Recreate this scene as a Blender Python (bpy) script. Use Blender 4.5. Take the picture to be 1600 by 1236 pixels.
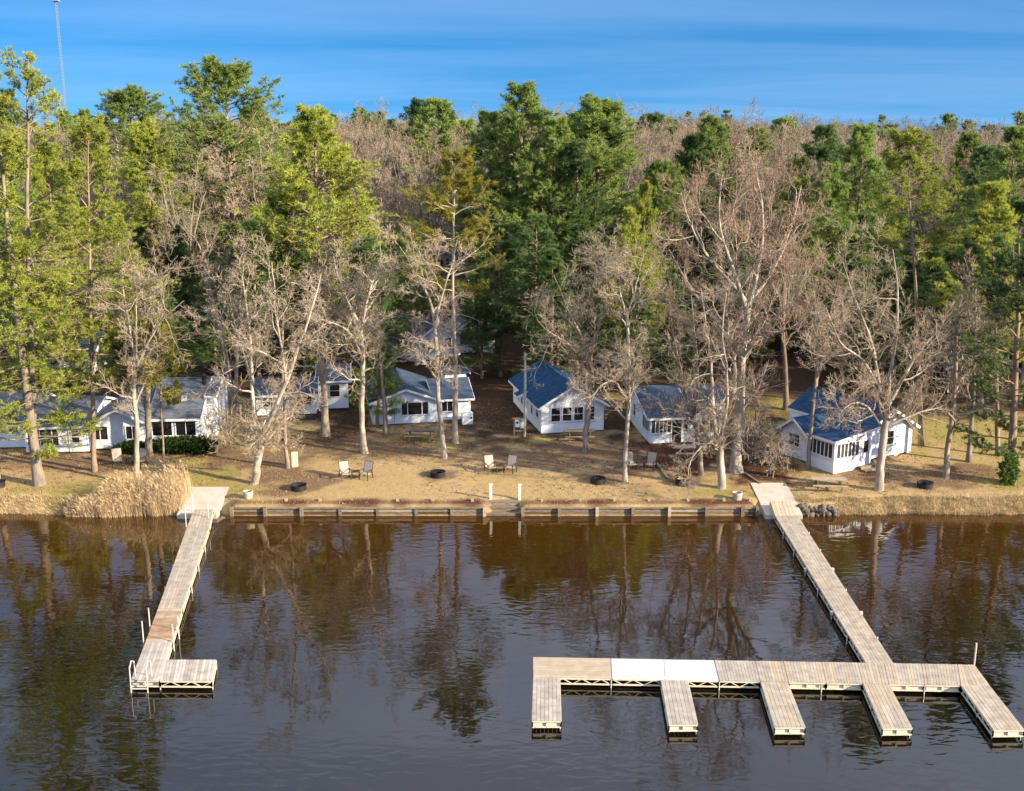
import bpy, math, random
import numpy as np
from mathutils import Vector

for o in list(bpy.data.objects):
    bpy.data.objects.remove(o)
scene = bpy.context.scene
COL = scene.collection
R = math.radians

# ------------------------------------------------------------------ camera
CAM_H, PITCH, FPX = 23.8, R(13.3), 1700.0
cam_d = bpy.data.cameras.new('camera')
cam = bpy.data.objects.new('camera', cam_d)
COL.objects.link(cam)
cam.location = (0, 0, CAM_H)
cam.rotation_euler = (math.pi / 2 - PITCH, 0, 0)
cam_d.sensor_fit = 'HORIZONTAL'
cam_d.sensor_width = 36.0
cam_d.lens = 36.0 * FPX / 1600.0
cam_d.clip_start = 0.5
cam_d.clip_end = 12000
scene.camera = cam

# ------------------------------------------------------------------ sky, sun, exposure
SUN_EL = R(20.0)
SUN_DIR = Vector((math.cos(SUN_EL) * math.cos(R(-24)), math.cos(SUN_EL) * math.sin(R(-24)), math.sin(SUN_EL)))
world = bpy.data.worlds.new('World')
scene.world = world
world.use_nodes = True
wn, wl = world.node_tree.nodes, world.node_tree.links
wn.clear()
w_out = wn.new('ShaderNodeOutputWorld')
w_bg = wn.new('ShaderNodeBackground')
w_bg.inputs['Strength'].default_value = 0.066
sky = wn.new('ShaderNodeTexSky')
sky.sky_type = 'NISHITA'
sky.sun_disc = False
sky.sun_elevation = SUN_EL
sky.sun_rotation = math.atan2(SUN_DIR.x, SUN_DIR.y)
sky.altitude = 400
sky.air_density = 1.0
sky.dust_density = 0.3
sky.ozone_density = 4.0
w_tc = wn.new('ShaderNodeTexCoord')
# lift the low sky a little so the clear deep blue reaches down to the tree line
w_add = wn.new('ShaderNodeVectorMath'); w_add.operation = 'ADD'
w_add.inputs[1].default_value = (0, 0, 0.17)
w_nrm = wn.new('ShaderNodeVectorMath'); w_nrm.operation = 'NORMALIZE'
wl.new(w_tc.outputs['Generated'], w_add.inputs[0])
wl.new(w_add.outputs[0], w_nrm.inputs[0])
wl.new(w_nrm.outputs[0], sky.inputs['Vector'])
w_hsv = wn.new('ShaderNodeHueSaturation')
w_hsv.inputs['Saturation'].default_value = 1.42
w_hsv.inputs['Value'].default_value = 1.0
wl.new(sky.outputs['Color'], w_hsv.inputs['Color'])
# thin high cirrus over the whole sky, projected on a high flat layer
w_sep = wn.new('ShaderNodeSeparateXYZ')
wl.new(w_tc.outputs['Generated'], w_sep.inputs[0])
w_den = wn.new('ShaderNodeMath'); w_den.operation = 'MAXIMUM'; w_den.inputs[1].default_value = 0.0
wl.new(w_sep.outputs['Z'], w_den.inputs[0])
w_den2 = wn.new('ShaderNodeMath'); w_den2.operation = 'ADD'; w_den2.inputs[1].default_value = 0.08
wl.new(w_den.outputs[0], w_den2.inputs[0])
w_div = wn.new('ShaderNodeVectorMath'); w_div.operation = 'DIVIDE'
w_cmb = wn.new('ShaderNodeCombineXYZ')
for i in range(3):
    wl.new(w_den2.outputs[0], w_cmb.inputs[i])
wl.new(w_tc.outputs['Generated'], w_div.inputs[0])
wl.new(w_cmb.outputs[0], w_div.inputs[1])
w_map = wn.new('ShaderNodeMapping')
w_map.inputs['Scale'].default_value = (0.10, 0.30, 0.0)
w_map.inputs['Rotation'].default_value = (0, 0, R(8))
wl.new(w_div.outputs[0], w_map.inputs['Vector'])
w_noise = wn.new('ShaderNodeTexNoise')
w_noise.inputs['Scale'].default_value = 1.3
w_noise.inputs['Detail'].default_value = 7
w_noise.inputs['Roughness'].default_value = 0.55
w_noise.inputs['Distortion'].default_value = 0.4
wl.new(w_map.outputs[0], w_noise.inputs['Vector'])
w_ramp = wn.new('ShaderNodeMapRange')
w_ramp.interpolation_type = 'SMOOTHSTEP'
w_ramp.inputs['From Min'].default_value = 0.22
w_ramp.inputs['From Max'].default_value = 0.72
w_ramp.inputs['To Max'].default_value = 1.0
wl.new(w_noise.outputs['Fac'], w_ramp.inputs['Value'])
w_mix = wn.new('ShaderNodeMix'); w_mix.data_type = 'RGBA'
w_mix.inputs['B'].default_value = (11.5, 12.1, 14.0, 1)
# thin veil low down; unseen brighter veil overhead added to pale the lake's reflection
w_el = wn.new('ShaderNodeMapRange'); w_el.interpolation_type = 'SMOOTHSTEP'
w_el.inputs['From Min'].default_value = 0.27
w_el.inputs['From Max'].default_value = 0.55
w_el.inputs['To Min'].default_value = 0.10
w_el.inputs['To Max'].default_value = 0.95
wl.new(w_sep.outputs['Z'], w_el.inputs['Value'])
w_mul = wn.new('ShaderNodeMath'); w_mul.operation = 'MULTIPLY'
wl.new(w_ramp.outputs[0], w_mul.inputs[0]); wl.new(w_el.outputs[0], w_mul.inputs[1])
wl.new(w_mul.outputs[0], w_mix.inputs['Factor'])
wl.new(w_hsv.outputs[0], w_mix.inputs['A'])
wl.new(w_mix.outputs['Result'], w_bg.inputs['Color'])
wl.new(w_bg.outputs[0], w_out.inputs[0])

sun_d = bpy.data.lights.new('sun', 'SUN')
sun_d.energy = 5.0
sun_d.angle = R(0.5)
sun_d.color = (1.0, 0.83, 0.60)
sun = bpy.data.objects.new('sun', sun_d)
COL.objects.link(sun)
sun.location = (60, -30, 60)
sun.rotation_euler = SUN_DIR.to_track_quat('Z', 'Y').to_euler()

scene.view_settings.view_transform = 'Standard'
scene.view_settings.look = 'None'
scene.view_settings.exposure = 1.40
scene.view_settings.gamma = 1.0
scene.view_settings.use_curve_mapping = False
scene.render.engine = 'CYCLES'
scene.cycles.use_denoising = True
scene.cycles.max_bounces = 5
scene.cycles.diffuse_bounces = 1
scene.cycles.glossy_bounces = 3
scene.cycles.transmission_bounces = 3
scene.cycles.transparent_max_bounces = 6
scene.cycles.caustics_reflective = False
scene.cycles.caustics_refractive = False

# ------------------------------------------------------------------ measuring: photo pixel -> place in the world
_c, _s = math.cos(PITCH), math.sin(PITCH)

def ray(u, v):
    a, b = (u - 800.0) / FPX, (618.0 - v) / FPX
    return Vector((a, _c + b * _s, -_s + b * _c))

def at_z(u, v, z):
    r = ray(u, v)
    t = (z - CAM_H) / r.z
    return Vector((r.x * t, r.y * t, z))

def at_y(u, v, y):
    r = ray(u, v)
    t = y / r.y
    return Vector((r.x * t, y, CAM_H + r.z * t))

SHORE = 66.8
WALL_X0, WALL_X1 = -18.3, 15.9

RAMPS = ((16.25, 18.65, 66.5, 70.8, 0.95), (-21.7, -19.0, 66.6, 70.0, 0.92))

def vnoise(x, y, seed=0):
    """smooth value noise, numpy"""
    x = np.asarray(x, float); y = np.asarray(y, float)
    xi, yi = np.floor(x), np.floor(y)
    fx, fy = x - xi, y - yi
    fx = fx * fx * (3 - 2 * fx); fy = fy * fy * (3 - 2 * fy)
    def h(a, b):
        n = np.sin(a * 127.1 + b * 311.7 + seed * 74.7) * 43758.5453
        return n - np.floor(n)
    return (h(xi, yi) * (1 - fx) + h(xi + 1, yi) * fx) * (1 - fy) + (h(xi, yi + 1) * (1 - fx) + h(xi + 1, yi + 1) * fx) * fy

def shore_y(x):
    x = np.asarray(x, float)
    nat = np.where((x < WALL_X0 + 0.2) | (x > WALL_X1), 1.0, 0.0)
    return SHORE + nat * (0.7 * (vnoise(x * 0.35, 3.1) - 0.5) + 0.35 * (vnoise(x * 1.3, 7.7) - 0.5))

def ground_z(x, y):
    x = np.asarray(x, float); y = np.asarray(y, float)
    d = y - shore_y(x)
    nat = (x < WALL_X0) | (x > WALL_X1)
    land = 0.72 + 0.046 * np.clip(d, 0, 22) + 0.03 * np.clip(d - 22, 0, 60) + 0.012 * np.clip(d - 82, 0, 500)
    land = land + 0.10 * (vnoise(x * 0.16, y * 0.16, 2) - 0.5) * np.clip(d / 6, 0, 1)
    land = land + 15.0 * (vnoise(x * 0.009, y * 0.006, 5) - 0.5) * np.clip((d - 120) / 200, 0, 1)
    land = land + 22.0 * np.clip((d - 700) / 2500, 0, 1)
    bank = np.clip((d + 0.25) / 2.2, 0, 1)
    bank = bank * bank * (3 - 2 * bank)
    under = -0.12 + 0.10 * np.clip(d, -14, 0) - 0.02
    z_nat = np.where(d < -0.25, under, under * (1 - bank) + land * bank)
    z_wall = np.where(d < 0.12, np.minimum(under, -0.1), land - 0.10 * np.clip((0.9 - d) / 0.8, 0, 1))
    z = np.where(nat, z_nat, z_wall)
    # the ground is cut down where the concrete ramps and the shore steps lie
    for x0, x1, y0, y1, z1 in RAMPS:
        plane = np.where(y < y0 + 1.1, 0.30 + 0.2 * (y - y0 + 0.35), 0.56 + (z1 - 0.56) * (y - y0 - 1.1) / (y1 - y0 - 1.1)) - 0.05
        z = np.where((x > x0 - 0.3) & (x < x1 + 0.3) & (y > y0 - 0.6) & (y < y1 + 0.05), np.minimum(z, plane), z)
    z = np.where((np.abs(x + 0.55) < 1.12) & (d < 1.3), np.minimum(z, -0.15 + 0.62 * d), z)
    return z

def gz(x, y):
    return float(ground_z(x, y))

def on_ground(u, v):
    z = 1.0
    for _ in range(25):
        p = at_z(u, v, z)
        z = 0.5 * z + 0.5 * gz(p.x, p.y)
    return at_z(u, v, z)

# ------------------------------------------------------------------ materials
MATS = {}

def mat(name, col, rough=0.8, var=0.0, scale=3.0, col2=None, bump=0.0, bscale=None, spec=0.3, metal=0.0,
        per_object=0.0, stretch=None, translucent=0.0, coords='Object', detail=4.0):
    if name in MATS:
        return MATS[name]
    m = bpy.data.materials.new(name)
    m.use_nodes = True
    n, l = m.node_tree.nodes, m.node_tree.links
    b = n['Principled BSDF']
    b.inputs['Roughness'].default_value = rough
    b.inputs['Specular IOR Level'].default_value = spec
    b.inputs['Metallic'].default_value = metal
    b.inputs['Base Color'].default_value = (*col, 1)
    tc = n.new('ShaderNodeTexCoord')
    mp = n.new('ShaderNodeMapping')
    l.new(tc.outputs[coords], mp.inputs['Vector'])
    if stretch:
        mp.inputs['Scale'].default_value = stretch
    src = None
    if var > 0 or col2:
        nz = n.new('ShaderNodeTexNoise')
        nz.inputs['Scale'].default_value = scale
        nz.inputs['Detail'].default_value = detail
        nz.inputs['Roughness'].default_value = 0.6
        l.new(mp.outputs[0], nz.inputs['Vector'])
        c2 = col2 if col2 else tuple(c * (1 - var) for c in col)
        c1 = col if col2 else tuple(min(1, c * (1 + var)) for c in col)
        mr = n.new('ShaderNodeMapRange')
        mr.inputs['From Min'].default_value = 0.32
        mr.inputs['From Max'].default_value = 0.68
        l.new(nz.outputs['Fac'], mr.inputs['Value'])
        mx = n.new('ShaderNodeMix'); mx.data_type = 'RGBA'
        mx.inputs['A'].default_value = (*c1, 1)
        mx.inputs['B'].default_value = (*c2, 1)
        l.new(mr.outputs[0], mx.inputs['Factor'])
        src = mx.outputs['Result']
    if per_object > 0:
        oi = n.new('ShaderNodeObjectInfo')
        mr2 = n.new('ShaderNodeMapRange')
        mr2.inputs['To Min'].default_value = 1 - per_object
        mr2.inputs['To Max'].default_value = 1 + per_object
        l.new(oi.outputs['Random'], mr2.inputs['Value'])
        hs = n.new('ShaderNodeHueSaturation')
        l.new(mr2.outputs[0], hs.inputs['Value'])
        if src:
            l.new(src, hs.inputs['Color'])
        else:
            hs.inputs['Color'].default_value = (*col, 1)
        src = hs.outputs[0]
    if src:
        l.new(src, b.inputs['Base Color'])
    if bump > 0:
        nb = n.new('ShaderNodeTexNoise')
        nb.inputs['Scale'].default_value = bscale or scale * 3
        nb.inputs['Detail'].default_value = 5
        l.new(mp.outputs[0], nb.inputs['Vector'])
        bp = n.new('ShaderNodeBump')
        bp.inputs['Strength'].default_value = bump
        bp.inputs['Distance'].default_value = 0.05
        l.new(nb.outputs['Fac'], bp.inputs['Height'])
        l.new(bp.outputs[0], b.inputs['Normal'])
    if translucent > 0:
        tr = n.new('ShaderNodeBsdfTranslucent')
        ms = n.new('ShaderNodeMixShader')
        ms.inputs[0].default_value = translucent
        if src:
            l.new(src, tr.inputs['Color'])
        else:
            tr.inputs['Color'].default_value = (*col, 1)
        l.new(b.outputs[0], ms.inputs[1])
        l.new(tr.outputs[0], ms.inputs[2])
        l.new(ms.outputs[0], n['Material Output'].inputs['Surface'])
    MATS[name] = m
    return m

def lap_material(name, col, period, axis='Z', depth=0.02, dirt=0.10, rough=0.55):
    """horizontal boards or shingle courses: fine relief from a saw wave along one object axis"""
    m = mat(name, col, rough, var=dirt, scale=1.6, spec=0.08)
    n, l = m.node_tree.nodes, m.node_tree.links
    tc = n.new('ShaderNodeTexCoord')
    sp = n.new('ShaderNodeSeparateXYZ')
    l.new(tc.outputs['Object'], sp.inputs[0])
    dv = n.new('ShaderNodeMath'); dv.operation = 'DIVIDE'; dv.inputs[1].default_value = period
    l.new(sp.outputs[axis], dv.inputs[0])
    fr = n.new('ShaderNodeMath'); fr.operation = 'FRACT'
    l.new(dv.outputs[0], fr.inputs[0])
    iv = n.new('ShaderNodeMath'); iv.operation = 'SUBTRACT'; iv.inputs[0].default_value = 1.0
    l.new(fr.outputs[0], iv.inputs[1])
    bp = n.new('ShaderNodeBump')
    bp.inputs['Strength'].default_value = 1.0
    bp.inputs['Distance'].default_value = depth
    l.new(iv.outputs[0], bp.inputs['Height'])
    l.new(bp.outputs[0], n['Principled BSDF'].inputs['Normal'])
    return m

# ------------------------------------------------------------------ mesh helpers
def mesh_np(name, verts, quads=None, tris=None, smooth=False):
    me = bpy.data.meshes.new(name)
    verts = np.asarray(verts, np.float32).reshape(-1, 3)
    q = np.zeros((0, 4), np.int32) if quads is None else np.asarray(quads, np.int32).reshape(-1, 4)
    t = np.zeros((0, 3), np.int32) if tris is None else np.asarray(tris, np.int32).reshape(-1, 3)
    me.vertices.add(len(verts))
    me.vertices.foreach_set('co', verts.ravel())
    me.loops.add(q.size + t.size)
    me.loops.foreach_set('vertex_index', np.concatenate([q.ravel(), t.ravel()]).astype(np.int32))
    me.polygons.add(len(q) + len(t))
    starts = np.concatenate([np.arange(len(q)) * 4, q.size + np.arange(len(t)) * 3]).astype(np.int32)
    me.polygons.foreach_set('loop_start', starts)
    if smooth:
        me.polygons.foreach_set('use_smooth', np.ones(len(q) + len(t), bool))
    me.update(calc_edges=True)
    return me

def link(name, me, m=None, parent=None, loc=None, rz=None):
    o = bpy.data.objects.new(name, me)
    COL.objects.link(o)
    if m is not None and me is not None and not me.materials:
        me.materials.append(m)
    if parent is not None:
        o.parent = parent
    if loc is not None:
        o.location = loc
    if rz is not None:
        o.rotation_euler = (0, 0, rz)
    return o

def tag(o, label, cat, group=None, kind=None):
    if label: o['label'] = label
    if cat: o['category'] = cat
    if group: o['group'] = group
    if kind: o['kind'] = kind
    return o

def thing(name, label, cat, loc=(0, 0, 0), rz=0.0, group=None):
    o = link(name, None, loc=loc, rz=rz)
    o.empty_display_size = 0.5
    return tag(o, label, cat, group)

class MB:
    """collects faces, built as ONE mesh object"""
    def __init__(self):
        self.v, self.f = [], []
    def poly(self, pts):
        i = len(self.v)
        self.v += [tuple(p) for p in pts]
        self.f.append(tuple(range(i, i + len(pts))))
    def hexa(self, b, t):
        """bottom ring and top ring of four points each (counter-clockwise from above)"""
        i = len(self.v)
        self.v += [tuple(p) for p in b] + [tuple(p) for p in t]
        for f in ((3, 2, 1, 0), (4, 5, 6, 7), (0, 1, 5, 4), (1, 2, 6, 5), (2, 3, 7, 6), (3, 0, 4, 7)):
            self.f.append(tuple(i + k for k in f))
        return self
    def box(self, x0, x1, y0, y1, z0, z1):
        return self.hexa([(x0, y0, z0), (x1, y0, z0), (x1, y1, z0), (x0, y1, z0)],
                         [(x0, y0, z1), (x1, y0, z1), (x1, y1, z1), (x0, y1, z1)])
    def bar(self, a, b, w, h=None, up=(0, 0, 1)):
        a, b = Vector(a), Vector(b)
        h = w if h is None else h
        d = (b - a).normalized()
        upv = Vector(up)
        if abs(d.dot(upv)) > 0.98:
            upv = Vector((0, 1, 0))
        s = d.cross(upv).normalized() * (w / 2)
        u = s.cross(d).normalized() * (h / 2)
        return self.hexa([a - s - u, a + s - u, b + s - u, b - s - u], [a - s + u, a + s + u, b + s + u, b - s + u])
    def tube(self, pts, rad, sides=8, cap=True):
        pts = [Vector(p) for p in pts]
        rad = rad if isinstance(rad, (list, tuple)) else [rad] * len(pts)
        rings = []
        for k, p in enumerate(pts):
            d = (pts[min(k + 1, len(pts) - 1)] - pts[max(k - 1, 0)]).normalized()
            r_ = Vector((1, 0, 0)) if abs(d.x) < 0.9 else Vector((0, 1, 0))
            a = d.cross(r_).normalized(); b = d.cross(a).normalized()
            i = len(self.v)
            for j in range(sides):
                an = 2 * math.pi * j / sides
                self.v.append(tuple(p + (a * math.cos(an) + b * math.sin(an)) * rad[k]))
            rings.append(i)
        for k in range(len(rings) - 1):
            for j in range(sides):
                j2 = (j + 1) % sides
                self.f.append((rings[k] + j, rings[k] + j2, rings[k + 1] + j2, rings[k + 1] + j))
        if cap:
            self.f.append(tuple(rings[0] + j for j in reversed(range(sides))))
            self.f.append(tuple(rings[-1] + j for j in range(sides)))
        return self
    def lathe(self, prof, sides=20, closed=False):
        """profile of (radius, z) round the z axis"""
        i = len(self.v)
        for r_, z in prof:
            for j in range(sides):
                an = 2 * math.pi * j / sides
                self.v.append((r_ * math.cos(an), r_ * math.sin(an), z))
        n = len(prof)
        for k in range(n if closed else n - 1):
            k2 = (k + 1) % n
            for j in range(sides):
                j2 = (j + 1) % sides
                self.f.append((i + k * sides + j, i + k * sides + j2, i + k2 * sides + j2, i + k2 * sides + j))
        return self
    def mesh(self, name, smooth=False):
        me = bpy.data.meshes.new(name)
        me.from_pydata(self.v, [], self.f)
        if smooth:
            me.polygons.foreach_set('use_smooth', np.ones(len(me.polygons), bool))
        me.update()
        return me
    def build(self, name, m, parent=None, smooth=False, loc=None, rz=None):
        return link(name, self.mesh(name, smooth), m, parent, loc, rz)

rng = np.random.default_rng(7)
random.seed(7)

# ------------------------------------------------------------------ ground
def axis_pts(lo, hi, fine_lo, fine_hi, step, grow=1.18):
    pts = list(np.arange(fine_lo, fine_hi + 1e-6, step))
    s, p = step, fine_hi
    while p < hi:
        s *= grow; p += s; pts.append(min(p, hi))
    s, p = step, fine_lo
    while p > lo:
        s *= grow; p -= s; pts.insert(0, max(p, lo))
    return np.array(pts)

gx = axis_pts(-3500, 3500, -42, 42, 0.42)
gy = np.concatenate([np.array([-60., 0, 30, 45, 52, 56, 59, 61, 63, 64.5]), axis_pts(65.3, 7000, 65.3, 92, 0.25, 1.12)])
GX, GY = np.meshgrid(gx, gy)
GZ = ground_z(GX, GY)
nx, ny = len(gx), len(gy)
idx = np.arange(nx * ny).reshape(ny, nx)
gq = np.stack([idx[:-1, :-1], idx[:-1, 1:], idx[1:, 1:], idx[1:, :-1]], -1).reshape(-1, 4)
fz = (vnoise(GX * 1.7, GY * 1.7, 9) - 0.5) * 0.035 * (GY < 130) * (GY > 66)
gme = mesh_np('ground', np.stack([GX, GY, GZ + fz], -1), gq, smooth=True)

def blob(u, v, rx, ry):
    p = on_ground(u, v)
    e = np.sqrt(((GX - p.x) / rx) ** 2 + ((GY - p.y) / ry) ** 2)
    e = e + (vnoise(GX * 0.9, GY * 0.9, 3) - 0.5) * 0.9 + (vnoise(GX * 2.7, GY * 2.7, 4) - 0.5) * 0.5
    return np.clip((1.15 - e) / 0.5, 0, 1)

dirt = np.zeros_like(GX)
for a in ((470, 757, 2.6, 2.4), (430, 742, 3.0, 2.2), (600, 700, 5.5, 2.5), (690, 742, 1.6, 1.0), (860, 712, 6.5, 3.0), (940, 700, 5.0, 4.0),
          (935, 748, 2.4, 1.2), (1000, 728, 3.0, 3.5), (1445, 750, 3.4, 2.2), (1380, 745, 3.0, 1.6), (760, 660, 4.5, 9.0),
          (750, 600, 6, 16), (400, 715, 4, 3), (520, 690, 6, 3), (1345, 742, 2, 1.5), (100, 722, 6, 2.5), (1500, 735, 4, 1.5)):
    dirt = np.maximum(dirt, blob(*a) * 0.9)
mulch = np.zeros_like(GX)
for a in ((1075, 715, 3.6, 4.2), (1170, 730, 2.6, 5.0), (1040, 705, 2.6, 3.0), (1195, 742, 1.3, 3.0), (300, 706, 2.4, 1.2), (1110, 690, 5, 4)):
    mulch = np.maximum(mulch, blob(*a))
strip = ((GX > WALL_X0) & (GX < WALL_X1)) * np.clip((1.15 - np.abs(GY - SHORE - 0.62) / 0.55 + (vnoise(GX * 1.1, 2.0, 6) - 0.5)), 0, 1)
stepgap = np.clip(1.5 - np.abs(GX + 0.35) / 1.1, 0, 1)
mulch = np.maximum(mulch, strip * (1 - stepgap))
green = np.zeros_like(GX)
for a in ((330, 735, 4.0, 6.0), (120, 765, 4.0, 2.0), (1130, 768, 3.2, 0.8), (1560, 745, 2.6, 3.0), (440, 690, 4, 3), (1200, 640, 6, 8), (1460, 665, 7, 8),
          (680, 690, 6, 2.0), (820, 690, 5, 1.5), (380, 765, 1.5, 1.2)):
    green = np.maximum(green, blob(*a) * 0.85)
wood = np.clip((GY - 85) / 7 + (vnoise(GX * 0.3, GY * 0.3, 8) - 0.5) * 1.6, 0, 1)
for a in ((775, 640, 4.5, 9), (545, 650, 2.5, 6), (960, 650, 2.5, 7), (1160, 670, 4, 8)):
    wood = np.maximum(wood, blob(*a))
wood = np.maximum(wood, np.clip((np.abs(GX) - 44) / 10, 0, 1))
sand = np.clip(1 - np.abs(GY - shore_y(GX) - 0.1) / 0.45, 0, 1) * ((GX < WALL_X0) | (GX > WALL_X1))
ca = gme.color_attributes.new('cover', 'FLOAT_COLOR', 'POINT')
ca.data.foreach_set('color', np.stack([dirt, mulch, green, wood], -1).astype(np.float32).ravel())
cb = gme.color_attributes.new('cover_b', 'FLOAT_COLOR', 'POINT')
cb.data.foreach_set('color', np.stack([sand, sand * 0, sand * 0, sand * 0 + 1], -1).astype(np.float32).ravel())

gm = bpy.data.materials.new('dormant_lawn')
gm.use_nodes = True
n, l = gm.node_tree.nodes, gm.node_tree.links
bs = n['Principled BSDF']
bs.inputs['Roughness'].default_value = 0.95
bs.inputs['Specular IOR Level'].default_value = 0.1
tc = n.new('ShaderNodeTexCoord')

def gnoise(scale, detail=5, rough=0.65, lo=0.35, hi=0.65):
    q = n.new('ShaderNodeTexNoise')
    q.inputs['Scale'].default_value = scale
    q.inputs['Detail'].default_value = detail
    q.inputs['Roughness'].default_value = rough
    l.new(tc.outputs['Object'], q.inputs['Vector'])
    m_ = n.new('ShaderNodeMapRange')
    m_.inputs['From Min'].default_value = lo
    m_.inputs['From Max'].default_value = hi
    l.new(q.outputs['Fac'], m_.inputs['Value'])
    return m_.outputs[0]

def gmix(f, a, b, k=1.0):
    x = n.new('ShaderNodeMix'); x.data_type = 'RGBA'
    if k != 1.0:
        mm = n.new('ShaderNodeMath'); mm.operation = 'MULTIPLY'; mm.inputs[1].default_value = k
        l.new(f, mm.inputs[0]); f = mm.outputs[0]
    l.new(f, x.inputs['Factor'])
    for s_, val in (('A', a), ('B', b)):
        if isinstance(val, tuple): x.inputs[s_].default_value = (*val, 1)
        else: l.new(val, x.inputs[s_])
    return x.outputs['Result']

at1 = n.new('ShaderNodeAttribute'); at1.attribute_name = 'cover'
at2 = n.new('ShaderNodeAttribute'); at2.attribute_name = 'cover_b'
s1 = n.new('ShaderNodeSeparateColor'); l.new(at1.outputs['Color'], s1.inputs[0])
s2 = n.new('ShaderNodeSeparateColor'); l.new(at2.outputs['Color'], s2.inputs[0])
fine = gnoise(9.0, 6, 0.75)
mid = gnoise(1.1, 6, 0.7)
big = gnoise(0.22, 3, 0.5)
speck = gnoise(26.0, 3, 0.6, 0.45, 0.70)
patch = gnoise(2.6, 5, 0.75, 0.42, 0.66)
tan = gmix(fine, (0.49, 0.375, 0.215), (0.255, 0.18, 0.09))
tan = gmix(patch, tan, (0.19, 0.125, 0.065), 0.75)
tan = gmix(speck, tan, (0.50, 0.36, 0.19), 0.45)
tan = gmix(mid, tan, (0.34, 0.225, 0.11), 0.6)
tan = gmix(big, tan, (0.34, 0.25, 0.10), 0.5)
olive = gmix(fine, (0.20, 0.185, 0.045), (0.30, 0.24, 0.08))
c_ = gmix(s1.outputs['Blue'], tan, olive)
soil = gmix(fine, (0.20, 0.13, 0.085), (0.10, 0.062, 0.04))
c_ = gmix(s1.outputs['Red'], c_, soil)
mul = gmix(fine, (0.115, 0.048, 0.032), (0.045, 0.022, 0.018))
c_ = gmix(s1.outputs['Green'], c_, mul)
litter = gmix(fine, (0.085, 0.05, 0.032), (0.03, 0.021, 0.013))
c_ = gmix(at1.outputs['Alpha'], c_, litter)
c_ = gmix(s2.outputs['Red'], c_, (0.24, 0.15, 0.085))
l.new(c_, bs.inputs['Base Color'])
bn = n.new('ShaderNodeTexNoise'); bn.inputs['Scale'].default_value = 14; bn.inputs['Detail'].default_value = 6
l.new(tc.outputs['Object'], bn.inputs['Vector'])
bp = n.new('ShaderNodeBump'); bp.inputs['Strength'].default_value = 0.9; bp.inputs['Distance'].default_value = 0.06
l.new(bn.outputs['Fac'], bp.inputs['Height'])
l.new(bp.outputs[0], bs.inputs['Normal'])
ground = link('ground', gme, gm)
ground['kind'] = 'structure'

# ------------------------------------------------------------------ water
wx = np.array([-3500, -900, -300, -120, -60, 0, 60, 120, 300, 900, 3500.0])
wy = np.array([-3000, -600, -150, -30, 20, 40, 55, 62, 66, 69.0])
WX, WY = np.meshgrid(wx, wy)
ii = np.arange(WX.size).reshape(WX.shape)
wq = np.stack([ii[:-1, :-1], ii[:-1, 1:], ii[1:, 1:], ii[1:, :-1]], -1).reshape(-1, 4)
wme = mesh_np('water', np.stack([WX, WY, WX * 0], -1), wq)
wm = bpy.data.materials.new('lake_water')
wm.use_nodes = True
n, l = wm.node_tree.nodes, wm.node_tree.links
bs = n['Principled BSDF']
bs.inputs['Roughness'].default_value = 0.03
bs.inputs['IOR'].default_value = 1.7
bs.inputs['Specular IOR Level'].default_value = 0.5
tc = n.new('ShaderNodeTexCoord')
sp = n.new('ShaderNodeSeparateXYZ'); l.new(tc.outputs['Object'], sp.inputs[0])
sh = n.new('ShaderNodeMapRange')
sh.inputs['From Min'].default_value = 43.0
sh.inputs['From Max'].default_value = 67.5
sh.interpolation_type = 'SMOOTHSTEP'
nzz = n.new('ShaderNodeTexNoise'); nzz.inputs['Scale'].default_value = 0.35; nzz.inputs['Detail'].default_value = 5
l.new(tc.outputs['Object'], nzz.inputs['Vector'])
ad = n.new('ShaderNodeMath'); ad.operation = 'MULTIPLY_ADD'; ad.inputs[1].default_value = 9.0
l.new(nzz.outputs['Fac'], ad.inputs[0])
sb = n.new('ShaderNodeMath'); sb.operation = 'SUBTRACT'; sb.inputs[1].default_value = 4.5
l.new(sp.outputs['Y'], sb.inputs[0])
l.new(sb.outputs[0], ad.inputs[2])
l.new(ad.outputs[0], sh.inputs['Value'])
mx = n.new('ShaderNodeMix'); mx.data_type = 'RGBA'
mx.inputs['A'].default_value = (0.006, 0.004, 0.002, 1)
mx.inputs['B'].default_value = (0.040, 0.016, 0.0018, 1)
l.new(sh.outputs[0], mx.inputs['Factor'])
l.new(mx.outputs['Result'], bs.inputs['Base Color'])
# wind ripples: crests run across the view, rougher in patches
mp = n.new('ShaderNodeMapping'); mp.inputs['Rotation'].default_value = (0, 0, R(-28)); mp.inputs['Scale'].default_value = (1.0, 2.3, 1.0)
l.new(tc.outputs['Object'], mp.inputs['Vector'])
r1 = n.new('ShaderNodeTexNoise'); r1.inputs['Scale'].default_value = 1.0; r1.inputs['Detail'].default_value = 1.2; r1.inputs['Distortion'].default_value = 0.6
r2 = n.new('ShaderNodeTexNoise'); r2.inputs['Scale'].default_value = 0.16; r2.inputs['Detail'].default_value = 2
l.new(mp.outputs[0], r1.inputs['Vector']); l.new(tc.outputs['Object'], r2.inputs['Vector'])
pm = n.new('ShaderNodeTexNoise'); pm.inputs['Scale'].default_value = 0.075; pm.inputs['Detail'].default_value = 3
l.new(tc.outputs['Object'], pm.inputs['Vector'])
pr = n.new('ShaderNodeMapRange'); pr.inputs['From Min'].default_value = 0.38; pr.inputs['From Max'].default_value = 0.66
pr.inputs['To Min'].default_value = 0.08; pr.inputs['To Max'].default_value = 1.1
l.new(pm.outputs['Fac'], pr.inputs['Value'])
ml = n.new('ShaderNodeMath'); ml.operation = 'MULTIPLY'
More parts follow.
